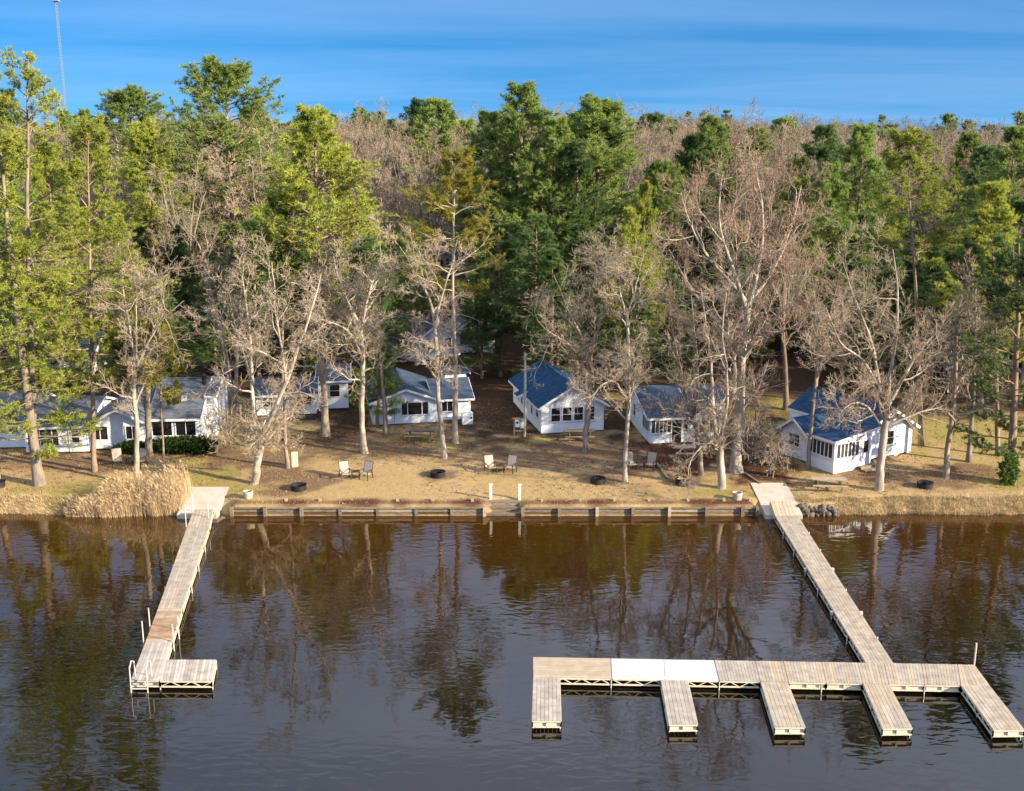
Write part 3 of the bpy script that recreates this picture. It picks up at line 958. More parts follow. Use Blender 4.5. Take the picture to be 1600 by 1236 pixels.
# main roof with the low pitched tail over the porch
hf.slope([(8.4 + 0.4, 0.3, 2.45 - k * 0.4), (8.4 + 0.4, 8.5, 2.45 - k * 0.4), (5.985, 8.5, 3.9), (5.985, 0.3, 3.9)])
hf.slope([(3.57, 8.5, 2.50), (3.57, 0.3, 2.50), (5.985, 0.3, 3.9), (5.985, 8.5, 3.9)])
MB().bar((5.985, 0.3, 4.0), (5.985, 8.5, 4.0), 0.22, 0.05).build('ridge_cap', hf.roofm, hf.t)
hf.slope([(-0.25, 2.75, 2.40), (-0.25, -0.25, 2.40), (4.3, -0.25, 2.98), (4.3, 2.75, 2.98)])
ymid = (2.62 + 5.15) / 2
hf.slope([(-0.3, 2.3, 2.13), (4.6, 2.3, 2.13), (4.6, ymid, 3.2), (-0.3, ymid, 3.2)])
hf.slope([(4.6, 5.45, 2.13), (-0.3, 5.45, 2.13), (-0.3, ymid, 3.2), (4.6, ymid, 3.2)])
q = MB()
q.poly([(0.0, -0.003, 2.41), (3.55, -0.003, 2.41), (3.55, -0.003, 2.86), (0.0, -0.003, 2.43)])
q.build('gable_wall', M_SIDE, hf.t)
hf.window(0, 1.3, 1.12, 2.25, 1.0, 'left', cols=6, rows=1, glass=M_SCREEN, mull=0.07)
hf.window(1.25, 0, 1.12, 2.1, 1.0, 'front', cols=6, rows=1, glass=M_SCREEN, mull=0.07)
hf.door(3.0, 0, 0.72, 1.95, z0=0.25)
hf.window(0, 3.9, 1.15, 1.0, 0.85, 'left', cols=2, rows=3)
hf.window(6.15, 0.65, 1.2, 0.62, 1.0, 'front')
for x in (4.2, 5.8, 7.0, 8.15):
    MB().box(x - 0.2, x + 0.2, 0.70, 1.05, -0.4, 0.34).build('pier', M_CONC, hf.t)
sp_ = thing('porch_steps', 'weathered wooden steps at the porch door of the corner cabin', 'steps',
            hf.t.matrix_basis @ Vector((3.0, 0, 0)), R(29.3))
for k_, (y0, y1, z) in enumerate(((-0.42, -0.06, 0.30), (-0.85, -0.44, 0.15))):
    MB().box(-0.75, 0.75, y0, y1, z - 0.05, z).build('tread', M_TIMBER, sp_)
    MB().box(-0.72, 0.72, y0 + 0.02, y0 + 0.06, -0.2, z - 0.052).build('riser', M_TIMBER, sp_)

# --- house at the left behind the pines
ha = House('lake_house', 'long white house with grey roof and hedge behind the pines at the left', Vector((-32.1, 78.6, gz(-29, 78))), R(-3), 'house')
ha.roofm = M_ROOFG
ha.walls(4.9, 8.75, 0, 8.2, 2.25, gable='x', rise=2.0)
ha.gable_roof_x(4.9, 8.75, 0, 8.2, 2.25, 2.0, ox=0.05, oy=0.3)
ha.walls(8.77, 9.35, 2.2, 7.0, 3.3, gable='x', rise=0.9)
ha.slope([(8.7, 1.8, 3.36), (9.6, 1.8, 3.36), (9.6, 4.6, 4.25), (8.7, 4.6, 4.25)])
ha.slope([(9.6, 7.3, 3.36), (8.7, 7.3, 3.36), (8.7, 4.6, 4.25), (9.6, 4.6, 4.25)])
ha.walls(0.9, 4.88, -0.9, 8.0, 2.15, gable='y', rise=1.0)
ha.gable_roof_y(0.9, 4.88, -0.9, 8.0, 2.15, 1.0, ox=0.2)
ha.walls(-3.6, 0.88, -1.6, 6.4, 2.0, gable='x', rise=1.22, name='porch_wall')
ha.slope([(-3.9, -1.9, 1.98), (1.1, -1.9, 2.10), (1.1, 2.4, 3.30), (-3.9, 2.4, 3.30)], m=M_ROOFG)
ha.slope([(1.1, 6.3, 2.10), (-3.9, 6.3, 1.98), (-3.9, 2.4, 3.30), (1.1, 2.4, 3.30)], m=M_ROOFG)
ha.walls(-8.5, -3.62, -0.2, 6.5, 2.05, gable='x', rise=1.5)
ha.gable_roof_x(-8.5, -3.62, -0.2, 6.5, 2.05, 1.5, ox=0.1)
for x in (5.85, 7.6):
    ha.window(x, 0, 0.82, 1.45, 1.05, cols=2, rows=1)
ha.window(1.55, -0.9, 0.82, 1.1, 1.0, cols=2, rows=1)
ha.window(3.9, -0.9, 0.85, 0.9, 0.95, cols=2, rows=1)
ha.window(-2.35, -1.6, 0.62, 2.2, 1.3, cols=5, rows=1, glass=M_SCREEN, mull=0.07)
d = ha.door(0.0, -1.6, 0.85, 1.85, z0=0.12, pane=False)
for z in (0.72, 1.18):
    MB().box(-0.25, 0.25, -0.05, -0.041, z, z + 0.38).build('pane', M_GLASS, d)
MB().box(7.0, 7.4, 1.5, 1.9, 2.95, 3.45).build('roof_vent', M_VENT, ha.t)
MB().lathe([(0.16, 0), (0.16, 0.7), (0.24, 0.75), (0.0, 0.95)], 10).build('chimney', M_DARK, ha.t, loc=(8.4, 3.4, 3.9))

# --- small cabin half hidden behind the forked tree
hb = House('lake_cabin', 'small white cabin on dark piers half hidden behind the forked bare tree', h_origin(402, 660), R(-9))
hb.roofm = M_ROOFG
W = 4.7
hb.roofm = M_ROOF
hb.walls(0, W, 0, 5, 2.3, z0=0.55, gable='x', rise=0.7)
hb.gable_roof_x(0, W, 0, 5, 2.3, 0.7, ox=0.2)
hb.walls(W + 0.02, W + 2.6, 2.5, 8.5, 2.6, z0=0.3, gable='x', rise=0.75)
hb.slope([(W, 2.2, 2.65), (W + 2.9, 2.2, 2.65), (W + 2.9, 5.5, 3.4), (W, 5.5, 3.4)])
hb.slope([(W + 2.9, 8.8, 2.65), (W, 8.8, 2.65), (W, 5.5, 3.4), (W + 2.9, 5.5, 3.4)])
hb.window(3.75, 0, 1.25, 1.2, 0.9, cols=2, rows=2)
hb.window(1.1, 0, 1.25, 1.2, 0.9, cols=2, rows=2)
hb.window(W + 1.5, 2.5, 1.3, 0.8, 1.0)

# --- back row of cabins among the trees
def back_cabin(label, u, v, az, w, d, h, rise, side=None, roofm=None, gable='y'):
    q = House('forest_cabin', label, h_origin(u, v), az)
    if side: q.side = side
    q.roofm = roofm or M_ROOFG
    q.walls(0, w, 0, d, h, z0=0.25, gable=gable, rise=rise)
    (q.gable_roof_y if gable == 'y' else q.gable_roof_x)(0, w, 0, d, h, rise)
    q.window(w * 0.3, 0, 1.15, 0.8, 1.0)
    q.window(w * 0.72, 0, 1.15, 0.8, 1.0)
    q.window(0, d * 0.3, 1.15, 0.7, 0.95, 'left')
    q.window(0, d * 0.7, 1.15, 0.7, 0.95, 'left')
    q.window(w, d * 0.5, 1.15, 0.7, 0.95, 'right')
    return q
back_cabin('white cabin in the woods straight behind the wide gable cabin', 651, 570, R(-42), 5.5, 7.5, 2.5, 1.4)
back_cabin('white cabin in the woods behind the tall straight pine', 706, 556, R(-10), 4.4, 6.0, 2.4, 1.3)
back_cabin('white cabin in the woods beyond the deep blue roofed cabin', 852, 557, R(-12), 3.2, 6.0, 2.4, 1.3)
back_cabin('white cabin deep in the woods at the left edge behind the big pine', -30, 556, R(8), 6.0, 8.0, 2.5, 1.5, gable='x')
back_cabin('grey roofed cabin in the woods behind the left house', 62, 588, R(-4), 5.0, 6.0, 2.3, 1.3, gable='x')
back_cabin('brown cabin in the woods at the right behind bare trunks', 1480, 618, R(12), 5.5, 7.0, 2.6, 1.5, side=M_BROWN)

# ------------------------------------------------------------------ trees
def unit(a):
    return a / np.maximum(np.linalg.norm(a, axis=-1, keepdims=True), 1e-9)

def tubes(P, Rd, S):
    """P (N,K,3) centre lines, Rd (N,K) radii -> verts, quads"""
    N, K, _ = P.shape
    T = np.empty_like(P)
    T[:, 1:-1] = P[:, 2:] - P[:, :-2]
    T[:, 0] = P[:, 1] - P[:, 0]
    T[:, -1] = P[:, -1] - P[:, -2]
    T = unit(T)
    ref = np.where(np.abs(T[:, :1, 2:3]) > 0.9, np.array([1.0, 0.2, 0]), np.array([0.0, 0.1, 1.0]))
    A = unit(np.cross(T, np.broadcast_to(ref, T.shape)))
    B = np.cross(T, A)
    an = np.arange(S) * 2 * np.pi / S
    V = P[:, :, None, :] + Rd[:, :, None, None] * (A[:, :, None, :] * np.cos(an)[None, None, :, None] + B[:, :, None, :] * np.sin(an)[None, None, :, None])
    i = np.arange(N * K * S).reshape(N, K, S)
    j = np.roll(i, -1, axis=2)
    Q = np.stack([i[:, :-1], j[:, :-1], j[:, 1:], i[:, 1:]], -1).reshape(-1, 4)
    return V.reshape(-1, 3), Q

class Acc:
    def __init__(self):
        self.v, self.q, self.t, self.n = [], [], [], 0
    def add(self, V, Q=None, T=None):
        self.v.append(V)
        if Q is not None: self.q.append(Q + self.n)
        if T is not None: self.t.append(T + self.n)
        self.n += len(V)
    def mesh(self, name, smooth=True):
        return mesh_np(name, np.concatenate(self.v), np.concatenate(self.q) if self.q else None,
                       np.concatenate(self.t) if self.t else None, smooth)

def spawn(rg, P, Rd, n, t0, t1, ang, length, K, up=0.0, curv=0.15, rmul=0.55, rtip=0.25, taper=0.5, ang_sd=0.2, rmin=0.006):
    """n children on each parent line; length (N,) or scalar"""
    N, Kp, _ = P.shape
    t = t0 + (t1 - t0) * (np.arange(n)[None, :] + rg.random((N, n))) / n
    f = t * (Kp - 1)
    i0 = np.clip(f.astype(int), 0, Kp - 2)
    fr = (f - i0)[..., None]
    ar = np.arange(N)[:, None]
    p0, p1 = P[ar, i0], P[ar, i0 + 1]
    pos = p0 * (1 - fr) + p1 * fr
    tan = unit(p1 - p0)
    rad = Rd[ar, i0] * (1 - fr[..., 0]) + Rd[ar, i0 + 1] * fr[..., 0]
    rnd = unit(rg.normal(size=(N, n, 3)))
    az = (np.arange(n)[None, :] * 2.4 + rg.random((N, 1)) * 6.28 + rg.normal(size=(N, n)) * 0.5)
    ref = np.where(np.abs(tan[..., 2:3]) > 0.9, np.array([1.0, 0, 0]), np.array([0.0, 0, 1.0]))
    a = unit(np.cross(tan, ref)); b = np.cross(tan, a)
    perp = a * np.cos(az)[..., None] + b * np.sin(az)[..., None]
    th = (ang + rg.normal(size=(N, n)) * ang_sd)[..., None]
    d = unit(tan * np.cos(th) + perp * np.sin(th))
    L = np.broadcast_to(np.asarray(length, float).reshape(-1, 1), (N, 1)) * (1 - taper * (t - t0) / max(t1 - t0, 1e-6)) * (0.65 + 0.7 * rg.random((N, n)))
    M = N * n
    d, pos, L, rad = d.reshape(M, 3), pos.reshape(M, 3), L.reshape(M), rad.reshape(M)
    out = np.empty((M, K, 3)); out[:, 0] = pos
    step = (L / (K - 1))[:, None]
    for k in range(1, K):
        d = unit(d + rg.normal(size=(M, 3)) * curv + np.array([0, 0, up]))
        out[:, k] = out[:, k - 1] + d * step
    r0 = np.maximum(np.minimum(rad * rmul, 0.02 * L + 0.02), rmin)
    R2 = r0[:, None] * np.linspace(1, rtip, K)[None, :]
    return out, np.maximum(R2, rmin * 0.6), L

def resample(pts, rad, K):
    pts = np.asarray(pts, float); rad = np.asarray(rad, float)
    s = np.concatenate([[0], np.cumsum(np.linalg.norm(np.diff(pts, axis=0), axis=1))])
    u = np.linspace(0, s[-1], K)
    # smooth curve through the points
    P = np.stack([np.interp(u, s, pts[:, i]) for i in range(3)], -1)
    for _ in range(2):
        P[1:-1] = 0.25 * P[:-2] + 0.5 * P[1:-1] + 0.25 * P[2:]
    return P, np.interp(u, s, rad)

def bare_meshes(name, rg, stems, limb_len, n1=11, n2=6, n3=6, n4=4, up=0.05, t_first=0.35, curv=0.22, droop=0.0, flare=True, twig=0.012):
    """stems: list of (points, radii); returns trunk mesh, crown mesh"""
    tr, cr = Acc(), Acc()
    for si, (pts, rad) in enumerate(stems):
        P, r_ = resample(pts, rad, 14)
        P[1:] += np.cumsum(rg.normal(size=(13, 3)) * 0.035, axis=0) * np.array([1, 1, 0.2])
        if si == 0 and flare:
            r_[0] *= 1.55; r_[1] *= 1.1
        V, Q = tubes(P[None], r_[None], 9)
        tr.add(V, Q)
        tf_ = t_first if si == 0 else 0.15
        L0 = np.linalg.norm(P[-1] - P[0])
        nl = n1 if si == 0 else max(5, int(n1 * 0.75))
        P1, R1, L1 = spawn(rg, P[None], r_[None], nl, tf_, 0.98, 0.95, limb_len * 1.18, 8, up=up, curv=curv, rmul=0.6, taper=0.35)
        V, Q = tubes(P1, R1, 6); tr.add(V, Q)
        P2, R2, L2 = spawn(rg, P1, R1, n2, 0.2, 1.0, 0.75, L1 * 0.52, 6, up=up - droop, curv=curv, rmul=0.6, taper=0.45)
        V, Q = tubes(P2, R2, 4); tr.add(V, Q)
        P3, R3, L3 = spawn(rg, P2, R2, n3, 0.15, 1.0, 0.7, L2 * 0.52, 4, up=up - droop, curv=curv, rmul=0.65, rmin=twig, taper=0.4)
        V, Q = tubes(P3, R3, 3); cr.add(V, Q)
        P4, R4, L4 = spawn(rg, P3, R3, n4, 0.2, 1.0, 0.6, np.maximum(L3 * 0.55, 0.25), 2, up=up - droop, curv=curv * 0.8, rmul=0.8, rmin=twig * 0.85, taper=0.3)
        V, Q = tubes(P4, R4, 3); cr.add(V, Q)
        P5, R5, L5 = spawn(rg, P1, R1, 4, 0.4, 1.0, 0.6, L1 * 0.3, 4, up=up, curv=curv, rmul=0.5, rmin=twig)
        V, Q = tubes(P5, R5, 3); cr.add(V, Q)
    return tr.mesh(name + '_trunk'), cr.mesh(name + '_crown', False)

def tufts(rg, pos, d, n, length, width, spread=0.75):
    """fans of narrow needle blades at pos along d"""
    N = len(pos)
    dd = unit(d[:, None, :] + rg.normal(size=(N, n, 3)) * spread)
    L = length * (0.6 + 0.7 * rg.random((N, n, 1)))
    side = unit(np.cross(dd, rg.normal(size=(N, n, 3)))) * (width / 2)
    base = np.broadcast_to(pos[:, None, :], dd.shape)
    V = np.stack([base - side, base + side, base + dd * L], 2).reshape(-1, 3)
    return V, np.arange(N * n * 3).reshape(-1, 3)

def pine_meshes(name, rg, H, r0, crown_base, width, n_limb=46, nb=9, nt=5, top_round=0.6, upsweep=0.1, lean=None, dead=8, blades=9,
                tuft_len=0.27, tuft_w=0.042, density=1.0, stems=None, lop=0.35):
    """white pine: straight trunk, tiers of near level limbs, needle sprays toward the limb ends"""
    tr, cr = Acc(), Acc()
    if stems is None:
        pts = np.array([[0, 0, -0.3], [0, 0, H * 0.3], [0, 0, H * 0.65], [0, 0, H]], float)
        if lean is not None:
            pts[:, 0] += np.array([0, 0.3, 0.7, 1]) * lean[0]; pts[:, 1] += np.array([0, 0.3, 0.7, 1]) * lean[1]
        stems = [(pts, [r0, r0 * 0.8, r0 * 0.5, 0.03])]
    for si, (pts, rad) in enumerate(stems):
        P, r_ = resample(pts, rad, 18)
        P[1:-1] += np.cumsum(rg.normal(size=(16, 3)) * 0.03, axis=0) * np.array([1, 1, 0])
        if si == 0:
            r_[0] *= 1.35
        V, Q = tubes(P[None], r_[None], 9); tr.add(V, Q)
        z0, z1 = P[0, 2], P[-1, 2]
        hh = z1 - z0
        cb = crown_base if si == 0 else 0.15
        # limbs
        n = n_limb if si == 0 else int(n_limb * 0.7)
        t = cb + (1 - cb) * np.sort(rg.random(n) ** 0.9)
        t = np.clip(t, 0, 0.985)
        f = t * 17; i0 = np.clip(f.astype(int), 0, 16); fr = (f - i0)[:, None]
        pos = P[i0] * (1 - fr) + P[i0 + 1] * fr
        s = (t - cb) / (1 - cb)
        prof = np.where(s < 0.25, 0.62 + 1.5 * s, 1.0) * np.clip((1.03 - s) / (1.03 - 0.25), 0, 1) ** top_round
        L = width * prof * (1 - lop + 2 * lop * rg.random(n)) + 0.25
        az = np.arange(n) * 2.39996 + rg.normal(size=n) * 0.5
        el = R(4) + s * R(42) + rg.normal(size=n) * 0.12 + upsweep * 0.3
        d = np.stack([np.cos(az) * np.cos(el), np.sin(az) * np.cos(el), np.sin(el)], -1)
        K = 7
        P1 = np.empty((n, K, 3)); P1[:, 0] = pos
        for k in range(1, K):
            d = unit(d + rg.normal(size=(n, 3)) * 0.09 + np.array([0, 0, -0.10 if k < 3 else upsweep + 0.06]))
            P1[:, k] = P1[:, k - 1] + d * (L / (K - 1))[:, None]
        R1 = (0.012 + 0.013 * L)[:, None] * np.linspace(1, 0.25, K)[None]
        V, Q = tubes(P1, R1, 5); tr.add(V, Q)
        # side branchlets, flattened sprays
        P2, R2, L2 = spawn(rg, P1, R1, nb, 0.30, 1.0, 0.8, L * 0.36 + 0.15, 4, up=0.06, curv=0.10, rmul=0.6, taper=0.45)
        flat = P2 - P2[:, :1]
        P2 = P2[:, :1] + flat * np.array([1, 1, 0.45])
        V, Q = tubes(P2, R2, 3); tr.add(V, Q)
        for src, cnt, lo in ((P2, max(2, int(nt * density)), 0.25), (P1, max(3, int(nt * 1.4 * density)), 0.55)):
            N, Kp, _ = src.shape
            tt = lo + (1 - lo) * rg.random((N, cnt)); tt[:, 0] = 1.0
            f = tt * (Kp - 1); i0 = np.clip(f.astype(int), 0, Kp - 2); fr = (f - i0)[..., None]
            ar = np.arange(N)[:, None]
            pp = src[ar, i0] * (1 - fr) + src[ar, i0 + 1] * fr
            dd = unit(src[ar, i0 + 1] - src[ar, i0]) + np.array([0, 0, 0.35])
            pp = pp + rg.normal(size=pp.shape) * 0.06
            V, T3 = tufts(rg, pp.reshape(-1, 3), unit(dd.reshape(-1, 3)), blades, tuft_len, tuft_w)
            cr.add(V, T=T3)
        # dead lower limbs
        if dead:
            zz = (0.30 + (max(cb, 0.34) - 0.28) * rg.random(dead)) if si == 0 else 0.1 + 0.2 * rg.random(dead)
            f = zz * 17; i0 = np.clip(f.astype(int), 0, 16)
            pos = P[i0]
            az = rg.random(dead) * 6.28
            d = np.stack([np.cos(az), np.sin(az), rg.normal(size=dead) * 0.15], -1)
            Ld = width * (0.25 + 0.5 * rg.random(dead))
            Pd = np.empty((dead, 5, 3)); Pd[:, 0] = pos
            for k in range(1, 5):
                d = unit(d + rg.normal(size=(dead, 3)) * 0.12)
                Pd[:, k] = Pd[:, k - 1] + d * (Ld / 4)[:, None]
            Rd = np.full((dead, 1), 0.028) * np.linspace(1, 0.3, 5)[None]
            V, Q = tubes(Pd, Rd, 4); tr.add(V, Q)
    return tr.mesh(name + '_trunk'), cr.mesh(name + '_needles', False)

def bark(name, c, var=0.3, po=0.12):
    return mat(name, c, 0.95, var=var, scale=2.2, bump=0.6, bscale=9, per_object=po, stretch=(1, 1, 0.35), spec=0.15)
M_BARK_PALE = bark('pale_bark', (0.33, 0.285, 0.23), 0.45)
M_BARK_GREY = bark('grey_bark', (0.235, 0.195, 0.155), 0.42)
M_BARK_PINE = bark('pine_bark', (0.23, 0.165, 0.115), 0.42)
M_BARK_DARK = bark('dark_bark', (0.15, 0.11, 0.085))
M_TWIG_TAN = mat('tan_twigs', (0.335, 0.27, 0.20), 0.95, var=0.22, scale=0.5, per_object=0.14, spec=0.1)
M_TWIG_PINK = mat('pinkish_twigs', (0.262, 0.21, 0.152), 0.95, var=0.25, scale=0.4, per_object=0.25, spec=0.1)
M_TWIG_RED = mat('reddish_twigs', (0.295, 0.20, 0.15), 0.95, var=0.25, scale=0.4, per_object=0.15, spec=0.1)
M_TWIG_GREY = mat('grey_twigs', (0.225, 0.195, 0.145), 0.95, var=0.25, scale=0.4, per_object=0.2, spec=0.1)

def needle(name, c, c2):
    return mat(name, c, 0.6, col2=c2, scale=0.7, per_object=0.16, translucent=0.38, spec=0.25, detail=6)
M_NEEDLE_Y = needle('yellow_green_needles', (0.42, 0.45, 0.075), (0.25, 0.31, 0.055))
M_NEEDLE_G = needle('green_needles', (0.29, 0.37, 0.085), (0.155, 0.24, 0.06))
M_NEEDLE_D = needle('dark_green_needles', (0.155, 0.235, 0.07), (0.08, 0.14, 0.045))
M_NEEDLE_O = needle('ochre_needles', (0.36, 0.31, 0.045), (0.22, 0.23, 0.035))
M_LEAF = needle('hedge_leaves', (0.06, 0.11, 0.02), (0.025, 0.05, 0.012))
M_LEAF_B = needle('bright_leaves', (0.12, 0.22, 0.03), (0.06, 0.13, 0.02))

def place_tree(name, label, cat, tm, cm, trunk_m, crown_m, base, rz=0.0, sc=1.0, group=None):
    t = thing(name, label, cat, base, rz, group)
    t.scale = (sc, sc, sc) if not isinstance(sc, tuple) else sc
    link('trunk', tm, trunk_m, t)
    link('crown', cm, crown_m, t)
    return t

def tree_px(label, base, stems, limb_len, seed, name='bare_tree', bm=None, tm=None, **kw):
    """stems given in photo pixels as (r_start_px, r_end_px, [(u, v, depth offset m), ...]); built at the tree's own distance"""
    b = on_ground(*base)
    ppm = FPX / (b.y * _c + (CAM_H - b.z) * _s)
    st = []
    for r0_, r1_, pts in stems:
        pp = []
        for q in pts:
            dy = q[2] if len(q) > 2 else 0.0
            w = at_y(q[0], q[1], b.y + dy) - b
            pp.append((w.x, w.y, w.z))
        if st == []:
            pp[0] = (pp[0][0], pp[0][1], -0.25)
        st.append((pp, 0.80 * np.linspace(r0_, r1_, len(pp)) / ppm))
    rg = np.random.default_rng(seed)
    a, c = bare_meshes(name, rg, st, limb_len, **kw)
    return place_tree(name, label, 'tree', a, c, bm or M_BARK_PALE, tm or M_TWIG_TAN, b)

G_SHORE = 'bare trees on the lawn'
tree_px('slim white barked bare tree growing out of the reeds', (213, 757),
        [(5.2, 3.8, [(213, 757), (214, 690), (212, 620), (213, 572)]),
         (3.0, 0.8, [(213, 575), (205, 530, .3), (196, 470, .6), (190, 420, .8)]),
         (3.0, 0.8, [(213, 575), (228, 535, -.4), (250, 500, -.8), (285, 470, -1.2)]),
         (2.6, 0.7, [(211, 600), (216, 540, .8), (214, 480, 1.4), (222, 425, 1.8)])], 2.6, 11, n1=8, up=0.06, t_first=0.55)
tree_px('bare tree with warm brown trunk close to the house hedge', (232, 712),
        [(6.5, 4.5, [(232, 712), (230, 640), (228, 560), (226, 480)]),
         (3.5, 0.8, [(226, 500), (222, 440, .5), (205, 385, 1)]),
         (3.5, 0.8, [(226, 500), (245, 440, -.8), (275, 400, -1.5)])], 2.8, 12, n1=9, bm=M_BARK_GREY, t_first=0.45)
tree_px('forked white bare tree beside the left ramp', (397, 755),
        [(8.0, 6.8, [(397, 755), (398, 725), (401, 690)]),
         (5.2, 1.2, [(400, 695), (395, 640, .3), (393, 560, .6), (388, 500, .8), (380, 430, 1.0)]),
         (5.4, 1.0, [(401, 695), (425, 650, -.3), (450, 590, -.6), (470, 530, -.8), (487, 480, -.6), (500, 430, 0)]),
         (3.0, 0.8, [(447, 600, -.6), (440, 540, -1.4), (430, 480, -2), (425, 410, -2)]),
         (2.6, 0.7, [(394, 600, .4), (375, 540, 1), (362, 470, 1.4)])], 2.6, 13, n1=13, up=0.03, t_first=0.9, twig=0.015)
tree_px('thin bare tree with drooping twigs beside the pale pedestal', (449, 731),
        [(4.0, 2.0, [(449, 731), (447, 680), (446, 620), (444, 550), (446, 490)])], 2.2, 14, n1=16, n3=7, up=-0.02, droop=0.08, t_first=0.22, bm=M_BARK_GREY)
tree_px('bare tree with a kink in its trunk left of the wide gable cabin', (570, 708),
        [(5.8, 4.0, [(570, 708), (568, 660), (564, 628), (567, 590), (566, 540), (560, 500)]),
         (3.6, 0.9, [(563, 515), (545, 480, .5), (530, 440, 1), (520, 395, 1.2)]),
         (3.4, 0.9, [(563, 515), (572, 470, -.6), (585, 430, -1), (598, 395, -1.2)]),
         (2.6, 0.6, [(566, 560), (545, 515, -1), (510, 500, -1.8), (490, 520, -2.2)])], 2.9, 15, n1=10, t_first=0.55)
tree_px('leaning bare tree against the left half of the wide gable cabin', (604, 678),
        [(5.0, 1.5, [(604, 678), (600, 630), (594, 570), (592, 510), (594, 450)])], 2.4, 16, n1=13, bm=M_BARK_GREY, t_first=0.45)
tree_px('pale bare tree in front of the right end of the wide gable cabin', (694, 716),
        [(5.0, 3.6, [(694, 716), (690, 660), (686, 600), (682, 540), (680, 500)]),
         (3.2, 0.8, [(681, 510), (668, 460, .5), (645, 420, 1), (625, 385, 1.3)]),
         (3.0, 0.8, [(680, 510), (690, 460, -.6), (705, 420, -1), (712, 375, -1.2)])], 2.6, 17, n1=11, t_first=0.5)
tree_px('bare tree in front of the deep blue roofed cabin', (916, 706),
        [(6.0, 4.4, [(916, 706), (917, 650), (919, 600), (920, 550)]),
         (3.8, 0.9, [(920, 560), (905, 520, .6), (880, 480, 1), (862, 430, 1.4)]),
         (3.8, 0.9, [(920, 560), (935, 510, -.6), (950, 460, -1), (945, 400, -1.2)]),
         (3.0, 0.7, [(919, 575), (895, 540, -1.2), (860, 520, -2), (842, 500, -2.4)])], 3.0, 18, n1=10, t_first=0.6, curv=0.27, bm=M_BARK_GREY)
tree_px('straight pale bare tree standing between two cabins nearest the water', (976, 753),
        [(4.6, 2.6, [(976, 753), (979, 690), (982, 620), (980, 540), (978, 480)]),
         (2.2, 0.7, [(979, 500), (968, 450, .5), (958, 395, .8)]),
         (2.2, 0.7, [(979, 500), (990, 450, -.5), (1000, 395, -1)]),
         (2.4, 0.6, [(982, 630), (960, 590, -.8), (935, 605, -1.4), (915, 640, -1.6)])], 2.5, 19, n1=13, t_first=0.35, curv=0.26)
tree_px('curving bare tree in front of the screened porch', (1096, 742),
        [(5.6, 4.0, [(1096, 742), (1094, 705), (1088, 670), (1078, 640)]),
         (3.6, 0.9, [(1078, 643), (1066, 600, .5), (1050, 540, 1), (1040, 470, 1.4)]),
         (3.2, 0.8, [(1084, 660), (1092, 600, -.8), (1090, 540, -1.4), (1080, 460, -1.8)])], 2.8, 20, n1=8, t_first=0.75, bm=M_BARK_GREY)
tree_px('stout pale bare tree at the edge of the red mulch', (1127, 763),
        [(8.2, 6.6, [(1127, 763), (1126, 725), (1122, 690)]),
         (4.6, 1.0, [(1122, 695), (1115, 650, .3), (1112, 590, .8), (1105, 520, 1.2), (1095, 450, 1.6)]),
         (4.0, 0.9, [(1123, 695), (1135, 650, -.6), (1138, 590, -1), (1130, 520, -1.6), (1140, 450, -2)]),
         (2.4, 0.6, [(1122, 700), (1105, 690, -1), (1085, 705, -1.6), (1072, 735, -1.8)])], 2.7, 21, n1=10, t_first=0.8)
tree_px('largest bare tree with reddish top in the middle right', (1150, 737),
        [(11.0, 6.0, [(1150, 737), (1152, 690), (1158, 620), (1163, 540), (1168, 480)]),
         (4.8, 0.9, [(1166, 500), (1180, 430, .5), (1192, 360, 1), (1185, 300, 1), (1175, 262, 1)]),
         (4.6, 0.9, [(1167, 490), (1150, 430, -.6), (1128, 380, -1), (1122, 320, -1), (1130, 268, -.6)]),
         (4.0, 0.8, [(1160, 560), (1195, 510, -1.2), (1235, 470, -2), (1262, 420, -2.4)]),
         (4.0, 0.8, [(1160, 560), (1120, 500, 1.4), (1075, 450, 2.2), (1045, 390, 2.6)]),
         (3.4, 0.8, [(1166, 480), (1215, 410, 1.6), (1240, 340, 2.4), (1248, 290, 2.6)]),
         (3.4, 0.8, [(1166, 470), (1100, 400, -1.6), (1068, 340, -2.4), (1060, 300, -2.4)])], 3.6, 22, n1=12, n2=7, n3=6, t_first=0.35, tm=M_TWIG_RED, up=0.07)
tree_px('slender leaning bare tree at the left wall of the corner cabin', (1262, 733),
        [(4.0, 2.0, [(1262, 733), (1267, 680), (1274, 610), (1280, 560), (1287, 490)]),
         (1.8, 0.6, [(1277, 590), (1300, 550, -.4), (1325, 500, -.8)])], 2.2, 23, n1=10, t_first=0.5, bm=M_BARK_GREY)
tree_px('wide spreading bare tree in front of the corner cabin', (1373, 766),
        [(8.4, 6.4, [(1373, 766), (1374, 720), (1380, 670), (1385, 640)]),
         (4.4, 0.9, [(1384, 645), (1375, 590, .4), (1365, 530, .8), (1340, 470, 1.2), (1320, 410, 1.6)]),
         (4.4, 0.9, [(1385, 645), (1392, 590, -.5), (1405, 520, -1), (1402, 450, -1.4), (1395, 390, -1.6)]),
         (3.8, 0.8, [(1386, 640), (1415, 580, .8), (1450, 530, 1.6), (1490, 490, 2.2)]),
         (3.6, 0.8, [(1380, 620), (1350, 560, -1), (1315, 540, -2), (1290, 480, -2.6)]),
         (2.8, 0.6, [(1376, 665), (1355, 632, -1.2), (1330, 628, -1.8), (1312, 645, -2.2)])], 3.2, 24, n1=10, n2=7, n3=7, t_first=0.8, tm=M_TWIG_PINK)
